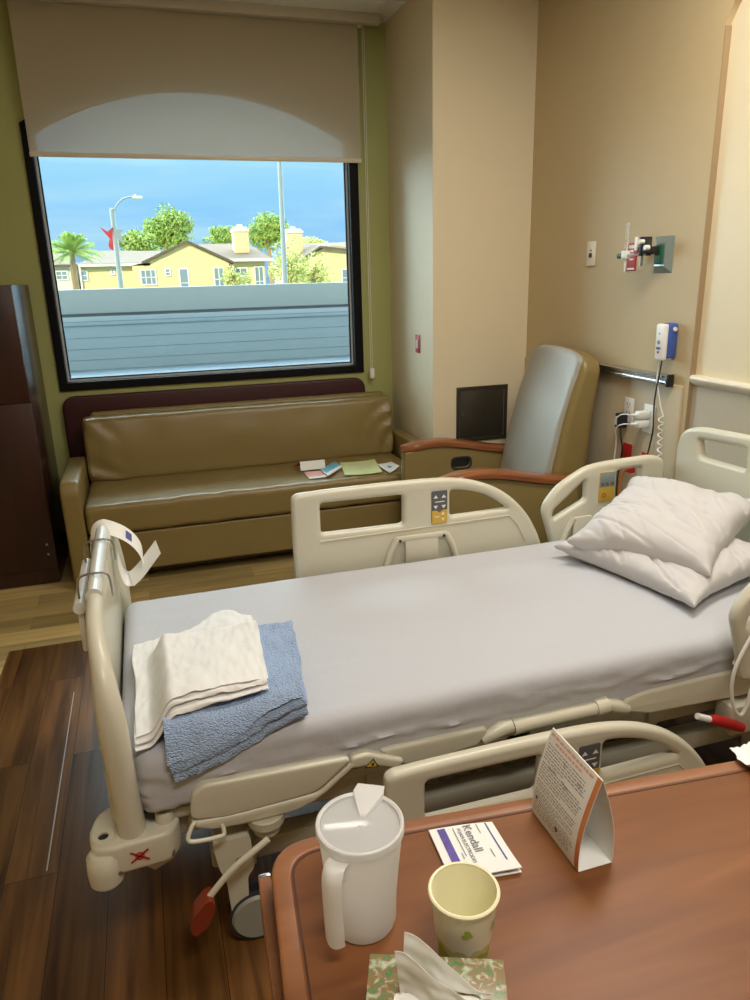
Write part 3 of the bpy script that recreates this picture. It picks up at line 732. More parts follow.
# ------------------------------------------------------------------ hospital bed
B = thing('hospital_bed', 'cream hospital bed with raised far siderails and lowered near siderail', 'bed', (.95, 2.04, 0))
YN, YF = 1.60, 2.55
# footboard
fb = obj('footboard', plate(rnd([(1.625, .40), (1.61, .78), (1.72, .885), (2.46, .885), (2.55, .78), (2.53, .40)], [.02, .08, .10, .08, .08, .02], 6), [], .030, .012, 'x', -.193), 'bed', B)
path = spline([(-.160, 1.595, .36), (-.165, 1.59, .55), (-.170, 1.59, .70), (-.176, 1.615, .81), (-.188, 1.70, .885), (-.194, 1.82, .91), (-.195, 2.0, .918), (-.194, 2.20, .920), (-.190, 2.40, .915), (-.186, 2.50, .885), (-.182, 2.55, .80), (-.180, 2.555, .60), (-.172, 2.55, .36)], 6)
NP = len(path); rr = []
for i, p in enumerate(path):
    k = sst(.70, .90, p.z); rr.append(.037*(1-k)+.024*k)
obj('border_post', MB().tube(path, rr, 16, flat=.9), 'bed', fb)
obj('grip_bar', MB().tube([(-.196, y, .928+.003*math.sin((y-1.8)*4)) for y in [1.86+.04*i for i in range(16)]], .0215, 14), 'bed_grip', fb)
obj('inner_slot', MB().box(-.180, -.1765, 2.42, 2.435, .80, .84, .001), 'bed_d', fb)
# corner bumpers
for s, y0 in ((1, 1.60), (-1, 2.55)):
    Y = lambda d: y0+s*d
    pl = [(-.265, Y(.02)), (-.255, Y(-.045)), (-.215, Y(-.058)), (-.075, Y(-.050)), (-.048, Y(-.01)), (-.050, Y(.10)), (-.10, Y(.13)), (-.20, Y(.12)), (-.25, Y(.08))]
    bk = obj('corner_bumper', plate(rnd(pl, .02, 4), [], .085, .012, 'z', .367), 'bed', B)
    obj('bumper_roller', MB().lathe([(0, .292), (.030, .294), (.040, .305), (.042, .335), (.040, .375), (.030, .388), (0, .389)], (-.232, Y(-.032), 0), 28), 'bed', bk)
    obj('rim', MB().lathe([(.013, .409), (.013, .416), (.026, .416), (.030, .409)], (-.228, Y(-.015), 0), 24), 'bed', bk)
    obj('socket_hole', MB().lathe([(0, .4105), (.0135, .4105)], (-.228, Y(-.015), 0), 20), 'blacku', bk)
    obj('pole_socket', MB().lathe([(.031, .405), (.031, .418), (.024, .422), (.024, .446), (.022, .450), (.013, .450), (.012, .42)], (-.082, Y(.005), -.012), 28), 'bed', bk)
    obj('lower_tab', MB().prism([(-.17, .326), (-.06, .326), (-.075, .305), (-.12, .285)], Y(-.02), Y(.02), 'y'), 'bed_d', bk)
    obj('screw', MB().cyl((-.197, Y(-.05), .335), (-.197, Y(-.0605), .335), .005, 10), 'steel', bk); obj('screw', MB().cyl((-.07, Y(-.03), .345), (-.07, Y(-.053), .345), .004, 10), 'steel', bk)
    if s == 1:
        g = MB()
        for a in (R(35), R(-35)):
            m = Matrix.Translation((-.148, 1.5437, .368)) @ Matrix.Rotation(a, 4, 'Y')
            g.box(-.026, .026, -.0006, .0006, -.0025, .0025, mtx=m)
        g.join(plate([(-.148+.011*math.cos(a*.35), .368+.011*math.sin(a*.35)) for a in range(18)], [[(-.148+.008*math.cos(a*.35), .368+.008*math.sin(a*.35)) for a in range(18)]], .0008, 0, 'y', 1.5442))
        x_ = obj('red_cross_mark', g, 'red', bk); x_['label'] = 'red crossed-out warning mark'
# siderails
def arrow(g, x, y, z, dz, s=.010):
    g.add([(x-s, y, z), (x+s, y, z), (x, y, z+dz)], [(0, 1, 2)])
def foot_rail(yc, dz, inner):
    out = [(.456, .565), (.457, .78), (.459, .915), (.478, .930), (.60, .934), (.843, .936), (1.03, .932), (1.115, .925), (1.209, .906), (1.307, .866), (1.39, .806), (1.46, .726), (1.513, .625), (1.53, .565)]
    out = rnd(out, [.02, 0, .04, .02, .1, .1, .1, .1, .1, .1, .1, .1, .05, .02], 4)
    o1 = rnd([(.568, .884), (.901, .881), (.899, .760), (.567, .763)], .016)
    o2 = rnd([(1.10, .878), (1.165, .871), (1.262, .842), (1.358, .772), (1.10, .768)], [.016, .05, .05, .012, .016])
    T = lambda P: [(x, z+dz) for x, z in P]
    r = obj('side_rail', plate(T(out), [T(o1), T(o2)], .042, .018, 'y', yc, 4), 'bed', B)
    rim = MB()
    f = yc-.0215
    obj('embossed_groove', MB().tube([(x, f, z+dz) for x, z in [(.56, .735), (1.36, .742), (1.40, .70), (1.44, .62)]], .003, 6), 'bed', r)
    x0, x1, z0, z1 = 1.017, 1.084, .748+dz, .884+dz
    cp = obj('control_panel', plate(rnd([(x0, z0), (x1, z0), (x1, z1), (x0, z1)], .006), [], .006, .001, 'y', f), 'grey', r)
    obj('yellow_section', MB().prism([(x0+.001, z0+.001), (x1-.001, z0+.001), (x1-.001, z0+.055), ((x0+x1)/2+.012, z0+.055), ((x0+x1)/2, z0+.045), ((x0+x1)/2-.012, z0+.055), (x0+.001, z0+.055)], f-.0042, f-.0028, 'y'), 'yellow', cp)
    g = MB(); xc = (x0+x1)/2; yy = f-.0046
    for sx_ in (-.017, .017): arrow(g, xc+sx_, yy, z1-.030, .014); arrow(g, xc+sx_, yy, z1-.060, -.014)
    g.box(xc-.020, xc+.020, yy, yy+.0005, z1-.047, z1-.043)
    arrow(g, xc+.014, yy, z0+.036, .012, .008); arrow(g, xc+.014, yy, z0+.022, -.012, .008); g.box(xc-.022, xc-.002, yy, yy+.0005, z0+.027, z0+.031)
    obj('arrow_symbols', g, 'paper', cp)
    ys = f-.010 if inner else yc+.030
    br = MB().box(.90, 1.04, ys-.008, ys+.008, .60+dz, .712+dz, .004)
    for s in (-1, 1):
        c = .97
        br.tube([(c+s*.105, ys, .705+dz), (c+s*.13, ys, .66+dz), (c+s*.155, ys, .58+dz), (c+s*.16, ys, .55+dz)], .013, 10)
    br.box(.862, 1.078, ys-.009, ys+.009, .694+dz, .716+dz, .005)
    bk = obj('hinge_bracket', br, 'bed', r)
    obj('bolt', MB().cyl((.877, ys-.008, .70+dz), (.877, ys-.0115, .70+dz), .006, 10).cyl((1.063, ys-.008, .70+dz), (1.063, ys-.0115, .70+dz), .006, 10), 'blacku', bk)
    return r
foot_rail(2.575, 0, True)
foot_rail(1.485, -.433, False)
def head_rail(yc, inner):
    out = [(1.585, .52), (1.561, .615), (1.522, .734), (1.533, .772), (1.589, .840), (1.72, .911), (1.815, .922), (2.053, .930), (2.108, .910), (2.118, .868), (2.118, .52)]
    out = rnd(out, [.02, .06, .04, .03, .06, .06, .06, .05, .03, .03, .02], 4)
    o1 = rnd([(1.570, .695), (1.574, .735), (1.722, .856), (1.724, .765)], [.015, .015, .02, .015])
    o2 = rnd([(1.875, .878), (1.995, .882), (2.000, .72), (1.875, .72)], .014)
    r = obj('side_rail', plate(out, [o1, o2], .042, .018, 'y', yc, 4), 'bed', B)
    f = yc-.0215
    cp = obj('control_panel', MB().box(1.785, 1.862, f-.003, f+.003, .748, .882, .001), 'yellow', r)
    obj('display', MB().box(1.787, 1.860, f-.0045, f-.002, .815, .880, .001), 'greyl', cp)
    obj('buttons', MB().box(1.793, 1.806, f-.0055, f-.004, .822, .834).box(1.815, 1.828, f-.0055, f-.004, .822, .834).box(1.840, 1.853, f-.0055, f-.004, .822, .834), 'grey', cp)
    obj('call_symbol', plate([(1.808+.010*math.cos(a*.35), .778+.010*math.sin(a*.35)) for a in range(18)], [[(1.808+.007*math.cos(a*.35), .778+.007*math.sin(a*.35)) for a in range(18)]], .001, 0, 'y', f-.004), 'red', cp)
    ys = f-.010 if inner else yc+.030
    obj('hinge_bracket', MB().box(1.66, 1.75, ys-.008, ys+.008, .56, .70, .006).tube([(1.66, ys, .695), (1.63, ys, .64), (1.60, ys, .55)], .013, 10), 'bed', r)
    return r
head_rail(2.575, True); head_rail(1.505, False)
# headboard
hb = rnd([(2.525, .50), (2.535, .98), (2.505, 1.045), (2.42, 1.072), (2.04, 1.092), (1.66, 1.072), (1.575, 1.045), (1.545, .98), (1.555, .50)], [.02, .05, .04, .06, .2, .06, .04, .05, .02], 5)
ho = [rnd([(2.41, 1.022), (2.15, 1.038), (2.145, .955), (2.39, .950)], .014), rnd([(1.67, 1.022), (1.93, 1.038), (1.935, .955), (1.69, .950)], .014)]
obj('headboard', plate(hb, ho, .045, .018, 'x', 2.165, 4), 'bed', B)
obj('headboard_post', MB().box(2.12, 2.15, 1.70, 1.76, .28, .62, .004), 'bed_d', B); obj('headboard_post', MB().box(2.12, 2.15, 2.32, 2.38, .28, .62, .004), 'bed_d', B)
# deck side panels
for s, yy in ((1, 1.565), (-1, 2.535)):
    fp = plate(rnd([(-.022, .43), (-.012, .505), (.015, .525), (.385, .512), (.392, .498), (.305, .432), (.265, .425), (.06, .415)], [.02, .03, .03, .02, .01, .03, .03, .02], 4), [], .034, .010, 'y', yy)
    o = obj('foot_deck_panel', fp, 'bed', B)
    obj('lower_lip', plate(rnd([(-.022, .425), (-.015, .405), (.03, .387), (.10, .383), (.24, .385), (.30, .405), (.40, .485), (.40, .50), (.305, .428), (.10, .42)], .015, 4), [], .044, .010, 'y', yy+s*.004), 'bed', o)
    g = obj('knee_hinge', plate(rnd([(.385, .475), (.395, .51), (.44, .512), (.54, .468), (.525, .44), (.45, .47)], .012, 4), [], .034, .010, 'y', yy), 'bed', B)
    if s == 1:
        tri = obj('warning_sticker', MB().add([(.425, yy-.0225, .475), (.465, yy-.0225, .470), (.450, yy-.0225, .500)], [(0, 1, 2)]), 'blacku', g)
        obj('yellow_triangle', MB().add([(.430, yy-.0232, .478), (.460, yy-.0232, .4735), (.449, yy-.0232, .495)], [(0, 1, 2)]), 'yellow', tri)
        obj('hand_symbol', MB().add([(.443, yy-.0238, .479), (.452, yy-.0238, .478), (.451, yy-.0238, .486), (.447, yy-.0238, .488)], [(0, 1, 2, 3)]), 'blacku', tri)
    obj('seat_deck_panel', plate(rnd([(.475, .505), (.78, .505), (.79, .49), (.76, .45), (.56, .435), (.49, .47)], .012, 4), [], .03, .009, 'y', yy+s*.01), 'bed', B)
    obj('pivot_link', MB().tube([(.775, yy+s*.006, .462), (.83, yy, .488), (.862, yy, .49)], [.017, .022, .020], 14), 'bed', B)
    obj('thigh_tube', MB().tube([(.865, yy, .484), (.905, yy, .486), (1.13, yy, .487)], [.024, .021, .021], 16).tube([(1.13, yy, .488), (1.17, yy, .49)], [.025, .025], 16), 'bed', B)
    obj('pivot_link', MB().tube([(1.165, yy, .495), (1.20, yy, .48), (1.245, yy+s*.004, .458)], [.016, .022, .016], 14), 'bed', B)
    obj('head_deck_panel', plate(rnd([(1.23, .49), (1.30, .503), (1.66, .512), (2.05, .512), (2.05, .42), (1.66, .412), (1.32, .425), (1.22, .455)], .014, 4), [], .03, .009, 'y', yy+s*.012), 'bed', B)
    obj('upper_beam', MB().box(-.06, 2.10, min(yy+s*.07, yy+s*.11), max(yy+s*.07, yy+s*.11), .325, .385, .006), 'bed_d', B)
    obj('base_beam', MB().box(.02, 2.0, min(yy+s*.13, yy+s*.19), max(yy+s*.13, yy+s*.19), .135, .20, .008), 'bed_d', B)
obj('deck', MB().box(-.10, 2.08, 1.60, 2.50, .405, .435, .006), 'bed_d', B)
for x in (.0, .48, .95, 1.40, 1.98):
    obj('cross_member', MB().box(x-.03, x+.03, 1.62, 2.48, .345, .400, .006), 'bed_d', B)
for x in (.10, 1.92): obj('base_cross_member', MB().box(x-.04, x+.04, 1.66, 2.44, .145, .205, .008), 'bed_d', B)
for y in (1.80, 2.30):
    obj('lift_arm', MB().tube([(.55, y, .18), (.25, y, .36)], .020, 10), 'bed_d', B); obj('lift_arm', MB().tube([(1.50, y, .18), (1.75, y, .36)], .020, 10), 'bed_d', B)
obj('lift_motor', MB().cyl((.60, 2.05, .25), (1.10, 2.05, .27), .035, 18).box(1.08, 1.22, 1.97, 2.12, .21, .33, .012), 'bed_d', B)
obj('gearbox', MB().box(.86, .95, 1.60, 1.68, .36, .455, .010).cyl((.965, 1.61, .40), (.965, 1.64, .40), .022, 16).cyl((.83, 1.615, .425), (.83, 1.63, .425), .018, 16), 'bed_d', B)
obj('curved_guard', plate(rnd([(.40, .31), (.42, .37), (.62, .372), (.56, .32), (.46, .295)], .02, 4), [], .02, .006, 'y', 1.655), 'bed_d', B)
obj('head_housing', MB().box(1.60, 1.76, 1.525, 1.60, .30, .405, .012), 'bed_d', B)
# linen hook
obj('line_hook', MB().tube(spline([(.052, 1.545, .405), (.055, 1.535, .388), (.045, 1.528, .383), (-.015, 1.520, .392), (-.032, 1.522, .402), (-.020, 1.535, .425), (-.010, 1.545, .428)], 5), .0055, 10), 'bed', B)
obj('mount_boss', MB().cyl((.165, 1.575, .335), (.165, 1.575, .362), .036, 24).cyl((.165, 1.575, .362), (.165, 1.575, .384), .048, 24), 'bed_d', B)
# casters
def caster(x, y, s, pedal):
    c = obj('caster', MB().prism(rnd([(x-.052, .335), (x+.045, .335), (x+.048, .23), (x+.030, .21), (x+.024, .075), (x-.018, .065), (x-.026, .21), (x-.04, .25)], .012, 4), y-.022, y+.022, 'y'), 'bed', B)
    for e_ in (-1, 1):
        wz, wr = .075, .074
        w_ = obj('wheel', MB().cyl((x+.045, y+e_*.030, wz), (x+.045, y+e_*.014, wz), wr, 32), 'rubber', c)
        obj('wheel_cover', MB().cyl((x+.045, y+e_*.030, wz+.004), (x+.045, y+e_*.038, wz+.004), .068, 32, .062), 'wheelgrey', w_)
    obj('pivot_bolt', MB().cyl((x+.012, y-.022, .265), (x+.012, y-.030, .265), .011, 14), 'steel', c)
    if pedal:
        a = obj('pedal_arm', MB().tube(spline([(x+.085, 1.515, .352), (x+.04, 1.512, .325), (x, 1.510, .300), (x-.03, 1.508, .275), (x-.075, 1.505, .228)], 5), .0085, 10), 'bed', c)
        q = obj('brake_pedal', MB().prism(rnd([(x-.068, .240), (x-.060, .215), (x-.085, .160), (x-.118, .140), (x-.128, .165), (x-.112, .205), (x-.085, .235)], .010, 4), 1.482, 1.530, 'y'), 'orange_red', a)
        q['label'] = 'orange red foot pedal'
caster(.075, 1.585, 1, True); caster(.075, 2.50, -1, False); caster(1.82, 1.64, 1, False); caster(1.82, 2.46, -1, False)
cp = obj('release_lever', MB().tube([(1.47, 1.53, .405), (1.52, 1.525, .385)], .010, 10), 'white', B)
q = obj('lever_grip', MB().tube([(1.515, 1.525, .388), (1.54, 1.522, .380), (1.60, 1.518, .352), (1.635, 1.516, .336), (1.645, 1.516, .332)], [.013, .017, .017, .014, .004], 12), 'red', cp); q['label'] = 'red lever grip'

# mattress
def mfn(o):
    side = sst(.60, .52, o.z)*(1 if o.y < 1.66 else 0)
    k = .006*nz(o.x*1.5, o.z*4, 0, 6, 1)+.004*nz(o.x*4, o.z*8, 0, 5, 4)
    rg_ = abs(nz(o.x*1.6+o.z*2, o.z*9-o.x*.6, 0, 2.2, 8)); rg2 = abs(nz(o.x*3-o.z*3, o.z*14+o.x*1.5, 0, 2, 18))
    k += .010*max(0, .2-rg_)/.2+.005*max(0, .16-rg2)/.16
    y = o.y-side*(k+.002)
    if o.y < 1.66 and o.z < .53: y = max(y, 1.5715+.002*nz(o.x, o.z, 0, 9, 3))
    z = o.z+(.0035*nz(o.x, o.y, 0, 2.5, 6)+.0012*nz(o.x, o.y*3, 0, 8, 2) if o.z > .55 else 0)
    x = o.x+.035*sst(1.70, 1.58, o.y)*sst(0, -.15, o.x)
    return Vector((x, y, z))
mt = tag(obj('mattress', MB().rbox(-.170, 2.085, 1.572, 2.525, .440, .625, .045, (150, 60, 10), mfn), 'sheet', smooth=60), 'bed mattress under a smooth white fitted sheet', 'mattress')

# things hooked on the footboard
t = thing('chart_holder', 'white plastic holder hooked over the outside of the footboard', 'holder', (-.243, 2.10, .74))
obj('tube', MB().cyl((-.243, 1.925, .872), (-.243, 2.27, .872), .0165, 18), 'white', t)
obj('plate', MB().box(-.252, -.236, 1.94, 2.255, .735, .87, .006), 'white', t)
for y in (1.955, 2.235):
    obj('wire_hook', MB().tube(spline([(-.243, y, .885), (-.243, y, .915), (-.235, y, .948), (-.200, y, .956), (-.165, y, .948), (-.158, y-.002, .915), (-.158, y-.002, .885)], 5), .0032, 8), 'steel', t)
t = thing('looped_strap', 'white printed paper strap looped over the far end of the footboard', 'strap', (-.16, 2.38, .78))
def strip(P, w0, th, dirv):
    n = len(P)-1
    return MB().sheet(lambda u, v: P[round(u*n)]+dirv*(v-.5)*w0, n, 3, th)
dv = Vector((.05, .80, .60)).normalized()
sp = spline([(-.205, 2.40, .80), (-.232, 2.40, .84), (-.238, 2.40, .89), (-.226, 2.40, .928), (-.192, 2.39, .946), (-.140, 2.38, .925), (-.105, 2.37, .895), (-.085, 2.36, .858), (-.085, 2.35, .815), (-.105, 2.34, .785), (-.135, 2.34, .775), (-.150, 2.34, .80), (-.158, 2.35, .85)], 6)
obj('band', strip(sp, .058, .0014, dv), 'white_tag', t)
sp2 = spline([(-.125, 2.33, .775), (-.095, 2.33, .800), (-.060, 2.335, .838), (-.030, 2.34, .872)], 5)
obj('loose_end', strip(sp2, .056, .0014, Vector((-.2, .75, .55)).normalized()), 'white_tag', t)
def bpr(u, v):
    k = 32+u*3; i = int(k); p = sp[i].lerp(sp[i+1], k-i); n = (sp[i+1]-sp[i-1]).cross(dv).normalized()
    if n.z < 0: n = -n
    return p+n*.0022+dv*(v-.5)*.030
obj('blue_print', MB().sheet(bpr, 4, 2), 'inkblue', t)

# call cord at the near head rail
tag(obj('call_cord', MB().tube(spline([(1.66, 1.468, .80), (1.60, 1.463, .76), (1.555, 1.46, .68), (1.520, 1.46, .60), (1.515, 1.46, .53), (1.535, 1.46, .46), (1.562, 1.46, .432), (1.580, 1.46, .46), (1.588, 1.46, .51), (1.61, 1.465, .55), (1.66, 1.466, .56)], 6), .0055, 10), 'white'), 'white cable looping from the near head siderail', 'cord')

# ------------------------------------------------------------------ pillows
def pillow(cx, cy, cz, L_, W_, T_, rz, ry, seed, peak=.05, n=120, sag=None):
    rot = Matrix.Rotation(rz, 4, 'Z') @ Matrix.Rotation(ry, 4, 'Y')
    def surf(u, v, sgn):
        a, b = 2*u-1, 2*v-1
        ea = (1-abs(a)**3.2); eb = (1-abs(b)**3.2)
        h = T_/2*(max(0, ea)*max(0, eb))**.42
        corner = (abs(a)*abs(b))**3
        x = a*L_/2*(1-.07*(1-b*b)*abs(a)**4+.0)*(1+peak*corner); y = b*W_/2*(1-.06*(1-a*a)*abs(b)**4)*(1+peak*corner)
        # creases: radiating from the corners, and long folds
        q = sst(0, .45, h/(T_/2)); wr = .015*nz(x, y, 0, 4.5, seed)+.003*nz(x*2.0+y, y*2-x, 0, 9, seed+2)
        for th_, fa_, fb_, am, wd in ((58, 1.2, 6.5, .011, .16), (74, 1.5, 9, .007, .13), (44, 2.0, 15, .004, .16), (66, 2.2, 20, .003, .18)):
            c_, s_ = math.cos(R(th_)), math.sin(R(th_)); A_, B_ = x*c_+y*s_, -x*s_+y*c_
            rid = abs(nz(A_*fa_, B_*fb_+.5*nz(x, y, 0, 4, seed), 0, 1, seed+5+th_)); wr -= am*max(0, wd-rid)/wd*q
        z = sgn*(h+.003)+(wr*sst(0, .4, h/(T_/2)) if sgn > 0 else 0)+.010*nz(x, y, 0, 5, seed+7)*corner
        ed = sst(.86, 1, max(abs(a), abs(b)))
        z += .010*ed*nz(x, y, 0, 22, seed+4)
        p = rot @ Vector((x, y, z)); p += Vector((cx, cy, cz))
        if sag: p = sag(p)
        return p
    g = MB(); top = []
    for sgn in (1, -1):
        top.append([[surf(i/n, j/n, sgn) for j in range(n+1)] for i in range(n+1)])
    vt = [[g.bm.verts.new(p) for p in r] for r in top[0]]
    vb = [[vt[i][j] if i in (0, n) or j in (0, n) else g.bm.verts.new(top[1][i][j]) for j in range(n+1)] for i in range(n+1)]
    for i in range(n):
        for j in range(n):
            g.bm.faces.new([vt[i][j], vt[i+1][j], vt[i+1][j+1], vt[i][j+1]])
            try: g.bm.faces.new([vb[i][j+1], vb[i+1][j+1], vb[i+1][j], vb[i][j]])
            except ValueError: pass
    return g
def above(z0):
    def f(p):
        if p.z < z0: p = Vector((p.x, p.y, z0+.05*(p.z-z0)))
        return p
    return f
tag(obj('pillow', pillow(1.768, 2.082, .690, .48, .58, .13, R(13), R(-4), 3, .10, sag=above(.632)), 'pillow', smooth=80), 'white pillow lying flat on the mattress under the other pillow', 'pillow', 'bed pillows')
def topsag(p):
    z = p.z
    m_ = .632
    return Vector((p.x, p.y, max(z, m_+.02)))
tag(obj('pillow', pillow(1.805, 2.145, .785, .51, .49, .18, R(29), R(-13), 21, .09, sag=topsag), 'pillow', smooth=80), 'creased white pillow on top at the head of the bed', 'pillow', 'bed pillows')

# ------------------------------------------------------------------ folded linen
def bil(q, u, v):
    a, b, c, d = q
    return Vector((a[0]*(1-u)*(1-v)+b[0]*u*(1-v)+c[0]*u*v+d[0]*(1-u)*v, a[1]*(1-u)*(1-v)+b[1]*u*(1-v)+c[1]*u*v+d[1]*(1-u)*v, 0))
def bed_top(x, y):
    r = .045; z = .627; yy = 1.572+r
    if y >= yy: return z
    if y > 1.572: return z-r+math.sqrt(max(0, r*r-(yy-y)**2))
    return z-r-(1.572-y)*3.0
def folded(q, layers, h, base, amp, seed, nu=70, nper=34, th=.004, jitter=.02, bul=1.1, peak=0):
    """accordion-folded cloth: folds lie along v, near edge v=0"""
    S_ = []
    for k in range(layers):
        rv = random.Random(seed*31+k); e0 = rv.uniform(-jitter, jitter); e1 = rv.uniform(-jitter, jitter)
        vs = [i/nper for i in range(nper+1)]
        if k % 2: vs = vs[::-1]
        seg = [(e0*(1-v)+v*(1+e1), k) for v in vs]
        S_.append(seg)
    pts = []
    for k, seg in enumerate(S_):
        pts += [(v, k*h) for v, _ in seg]
        if k < layers-1:
            v = seg[-1][0]; d = 1 if k % 2 == 0 else -1
            v2 = S_[k+1][0][0]
            for a in (30, 60, 90, 120, 150):
                t = (1-math.cos(R(a)))/2
                pts.append((v*(1-t)+v2*t+d*math.sin(R(a))*h*bul, k*h+h*t))
    n = len(pts)-1
    def f(u, s):
        v, hh = pts[round(s*n)]
        uu = u+.035*nz(v, hh*30, 0, 3, seed)*(1 if .5 < u else 1)*abs(2*u-1)
        p = bil(q, uu, v); p.y += peak*v*math.exp(-((u-.74)/.22)**2)
        z = base(p.x, p.y)+hh*(1+.3*nz(p.x, p.y, 0, 6, seed))+amp*nz(p.x, p.y, hh*8, 9, seed+1)+amp*.6*nz(p.x, p.y, hh*15, 22, seed+2)+amp*.35*nz(p.x*1.5, p.y, 0, 45, seed)
        return Vector((p.x, p.y, max(z, base(p.x, p.y)+.003+hh*.5)+.002))
    return MB().sheet(f, nu, n, th)
QB = [(-.050, 1.560), (.290, 1.592), (.335, 1.985), (-.03, 2.02)]
def base_b(x, y): return bed_top(x, y)
bo = obj('blanket', folded(QB, 6, .0125, lambda x, y: base_b(x, y)+.004, .010, 5, th=.008, jitter=.022, bul=1.9), 'blanket', smooth=80)
def add_uv(o, s=1):
    me = o.data; uv = me.uv_layers.new(name='UVMap')
    for l in me.loops:
        c = me.vertices[l.vertex_index].co; uv.data[l.index].uv = ((c.x+c.z*.4)*s, (c.y+c.z)*s)
add_uv(bo, 1)
tag(bo, 'light blue waffle-weave blanket folded at the foot of the bed', 'blanket')
def in_b(x, y):
    return sst(-.095, -.03, x)*sst(.345, .28, x)*sst(1.50, 1.62, y)*sst(2.06, 1.96, y)
def base_w(x, y): return bed_top(x, max(y, 1.60))+.076*in_b(x, y)
QW = [(-.125, 1.600), (.205, 1.640), (.232, 2.14), (-.130, 2.09)]
def base_w2(x, y): return base_w(x, y)
tag(obj('folded_linen', folded(QW, 6, .0062, base_w2, .009, 11, th=.0016, jitter=.035, peak=.09, bul=1.4, nu=80), 'linen', smooth=80), 'cream white bed linen folded on top of the blue blanket', 'linen')
# ------------------------------------------------------------------ overbed table
T = thing('overbed_table', 'cherry laminate overbed table with a dark inlaid edge line carrying the pitcher and cup', 'table', (.9, .55, 0))
ZT = .85
rot = Matrix.Rotation(R(-5.0), 4, 'Z')
def TP(x, y):  # table frame: origin at the far-left corner, x to the right, y towards the window
    v = rot @ Vector((x, y, 0)); return (v.x+.098, v.y+.945)
corners = [TP(0, 0), TP(.92, 0), TP(.92, -.46), TP(0, -.46)]
top = rnd(corners, [.075, .06, .06, .075], 10)
obj('tabletop', plate(top, [], .028, .007, 'z', ZT-.014), 'table', T)
ins = lambda d, r: rnd([TP(d, -d), TP(.92-d, -d), TP(.92-d, -.46+d), TP(d, -.46+d)], r, 10)
obj('edge_border', plate(top, [ins(.031, .052)], .0295, .006, 'z', ZT-.0142), 'table_edge', T)
obj('inlay_line', plate(ins(.0305, .052), [ins(.0335, .050)], .0012, 0, 'z', ZT+.0004), 'groove', T)
tray = MB()
p = [(.058, .40), (.094, .40), (.098, .928), (.076, .932)]
obj('side_leaf', plate(rnd([(.050, .45), (.088, .45), (.099, .90), (.097, .935), (.078, .936), (.075, .90)], .008, 4), [], .05, .003, 'z', .775), 'table_edge', T)
obj('metal_end', MB().box(.078, .098, .934, .942, .755, .80, .003), 'alu', T)
obj('latch', MB().box(.100, .112, .80, .86, .77, .79, .002), 'blacku', T)
obj('column', MB().box(.905, .965, .55, .63, .06, .82, .008), 'bed_d', T)
obj('column_head', MB().box(.60, .98, .52, .66, .79, .822, .006), 'bed_d', T)
bs = MB().box(.90, .96, .35, .80, .035, .075, .01); bs.box(.25, .93, .35, .40, .035, .07, .01); bs.box(.25, .93, .75, .80, .035, .07, .01)
obj('base', bs, 'bed_d', T)
for x, y in ((.28, .375), (.28, .775), (.93, .375), (.93, .775)):
    obj('caster', MB().cyl((x, y-.012, .0185), (x, y+.012, .0185), .0185, 16), 'rubber', T)
ZT = .8512
# pitcher
J = thing('water_pitcher', 'milky white plastic water pitcher with lid and handle on the table', 'pitcher', (.201, .762, ZT))
jc = (.201, .762, ZT)
r0, r1, hj = .0455, .0560, .159
obj('body', MB().lathe([(0, .002), (r0-.008, 0), (r0-.002, .003), (r0, .010), (r0+.001, .05), (r1-.002, hj-.028), (r1, hj-.013), (r1+.001, hj-.006), (r1, hj), (r1-.002, hj), (r1-.003, hj-.028), (r0-.002, .05), (r0-.003, .012), (0, .005)], jc, 64), 'jug', J)
lid = MB().lathe([(0, hj-.002), (r1-.010, hj-.002), (r1-.004, hj-.001), (r1-.0025, hj+.003), (r1+.0002, hj+.0045), (r1+.0018, hj+.003), (r1+.0020, hj-.004), (r1+.0012, hj-.006)], jc, 64)
lo = obj('lid', lid, 'lid', J)
obj('lid_rim', MB().lathe([(r1-.0032, hj+.0032), (r1-.0004, hj+.0056), (r1+.0022, hj+.0042), (r1+.0028, hj-.006), (r1+.0016, hj-.0075), (r1+.0013, hj+.002)], jc, 64), 'jug', lo)
fl = [(.203, .728, .0), (.226, .768, .0), (.243, .752, 0)]
a = R(60); dx, dy = math.cos(a), math.sin(a)
def LP(f, s, z): return (jc[0]+dx*f-dy*s, jc[1]+dy*f+dx*s, ZT+z-.198+hj)
obj('spout_flap', MB().add([LP(.016, -.004, .199), LP(.016, .004, .199), LP(.050, .021, .2085), LP(.052, -.021, .2085), LP(.068, .019, .2065), LP(.069, -.019, .2065),
      LP(.016, -.004, .196), LP(.016, .004, .196), LP(.050, .021, .199), LP(.052, -.021, .199)],
      [(0, 1, 2, 3), (3, 2, 4, 5), (1, 7, 8, 2), (0, 3, 9, 6), (2, 8, 4), (3, 5, 9), (8, 9, 5, 4), (6, 9, 8, 7)]), 'jug', lo, 20)
obj('center_boss', MB().lathe([(0, hj), (.0025, hj), (.003, hj-.002)], jc, 16), 'jug', lo)
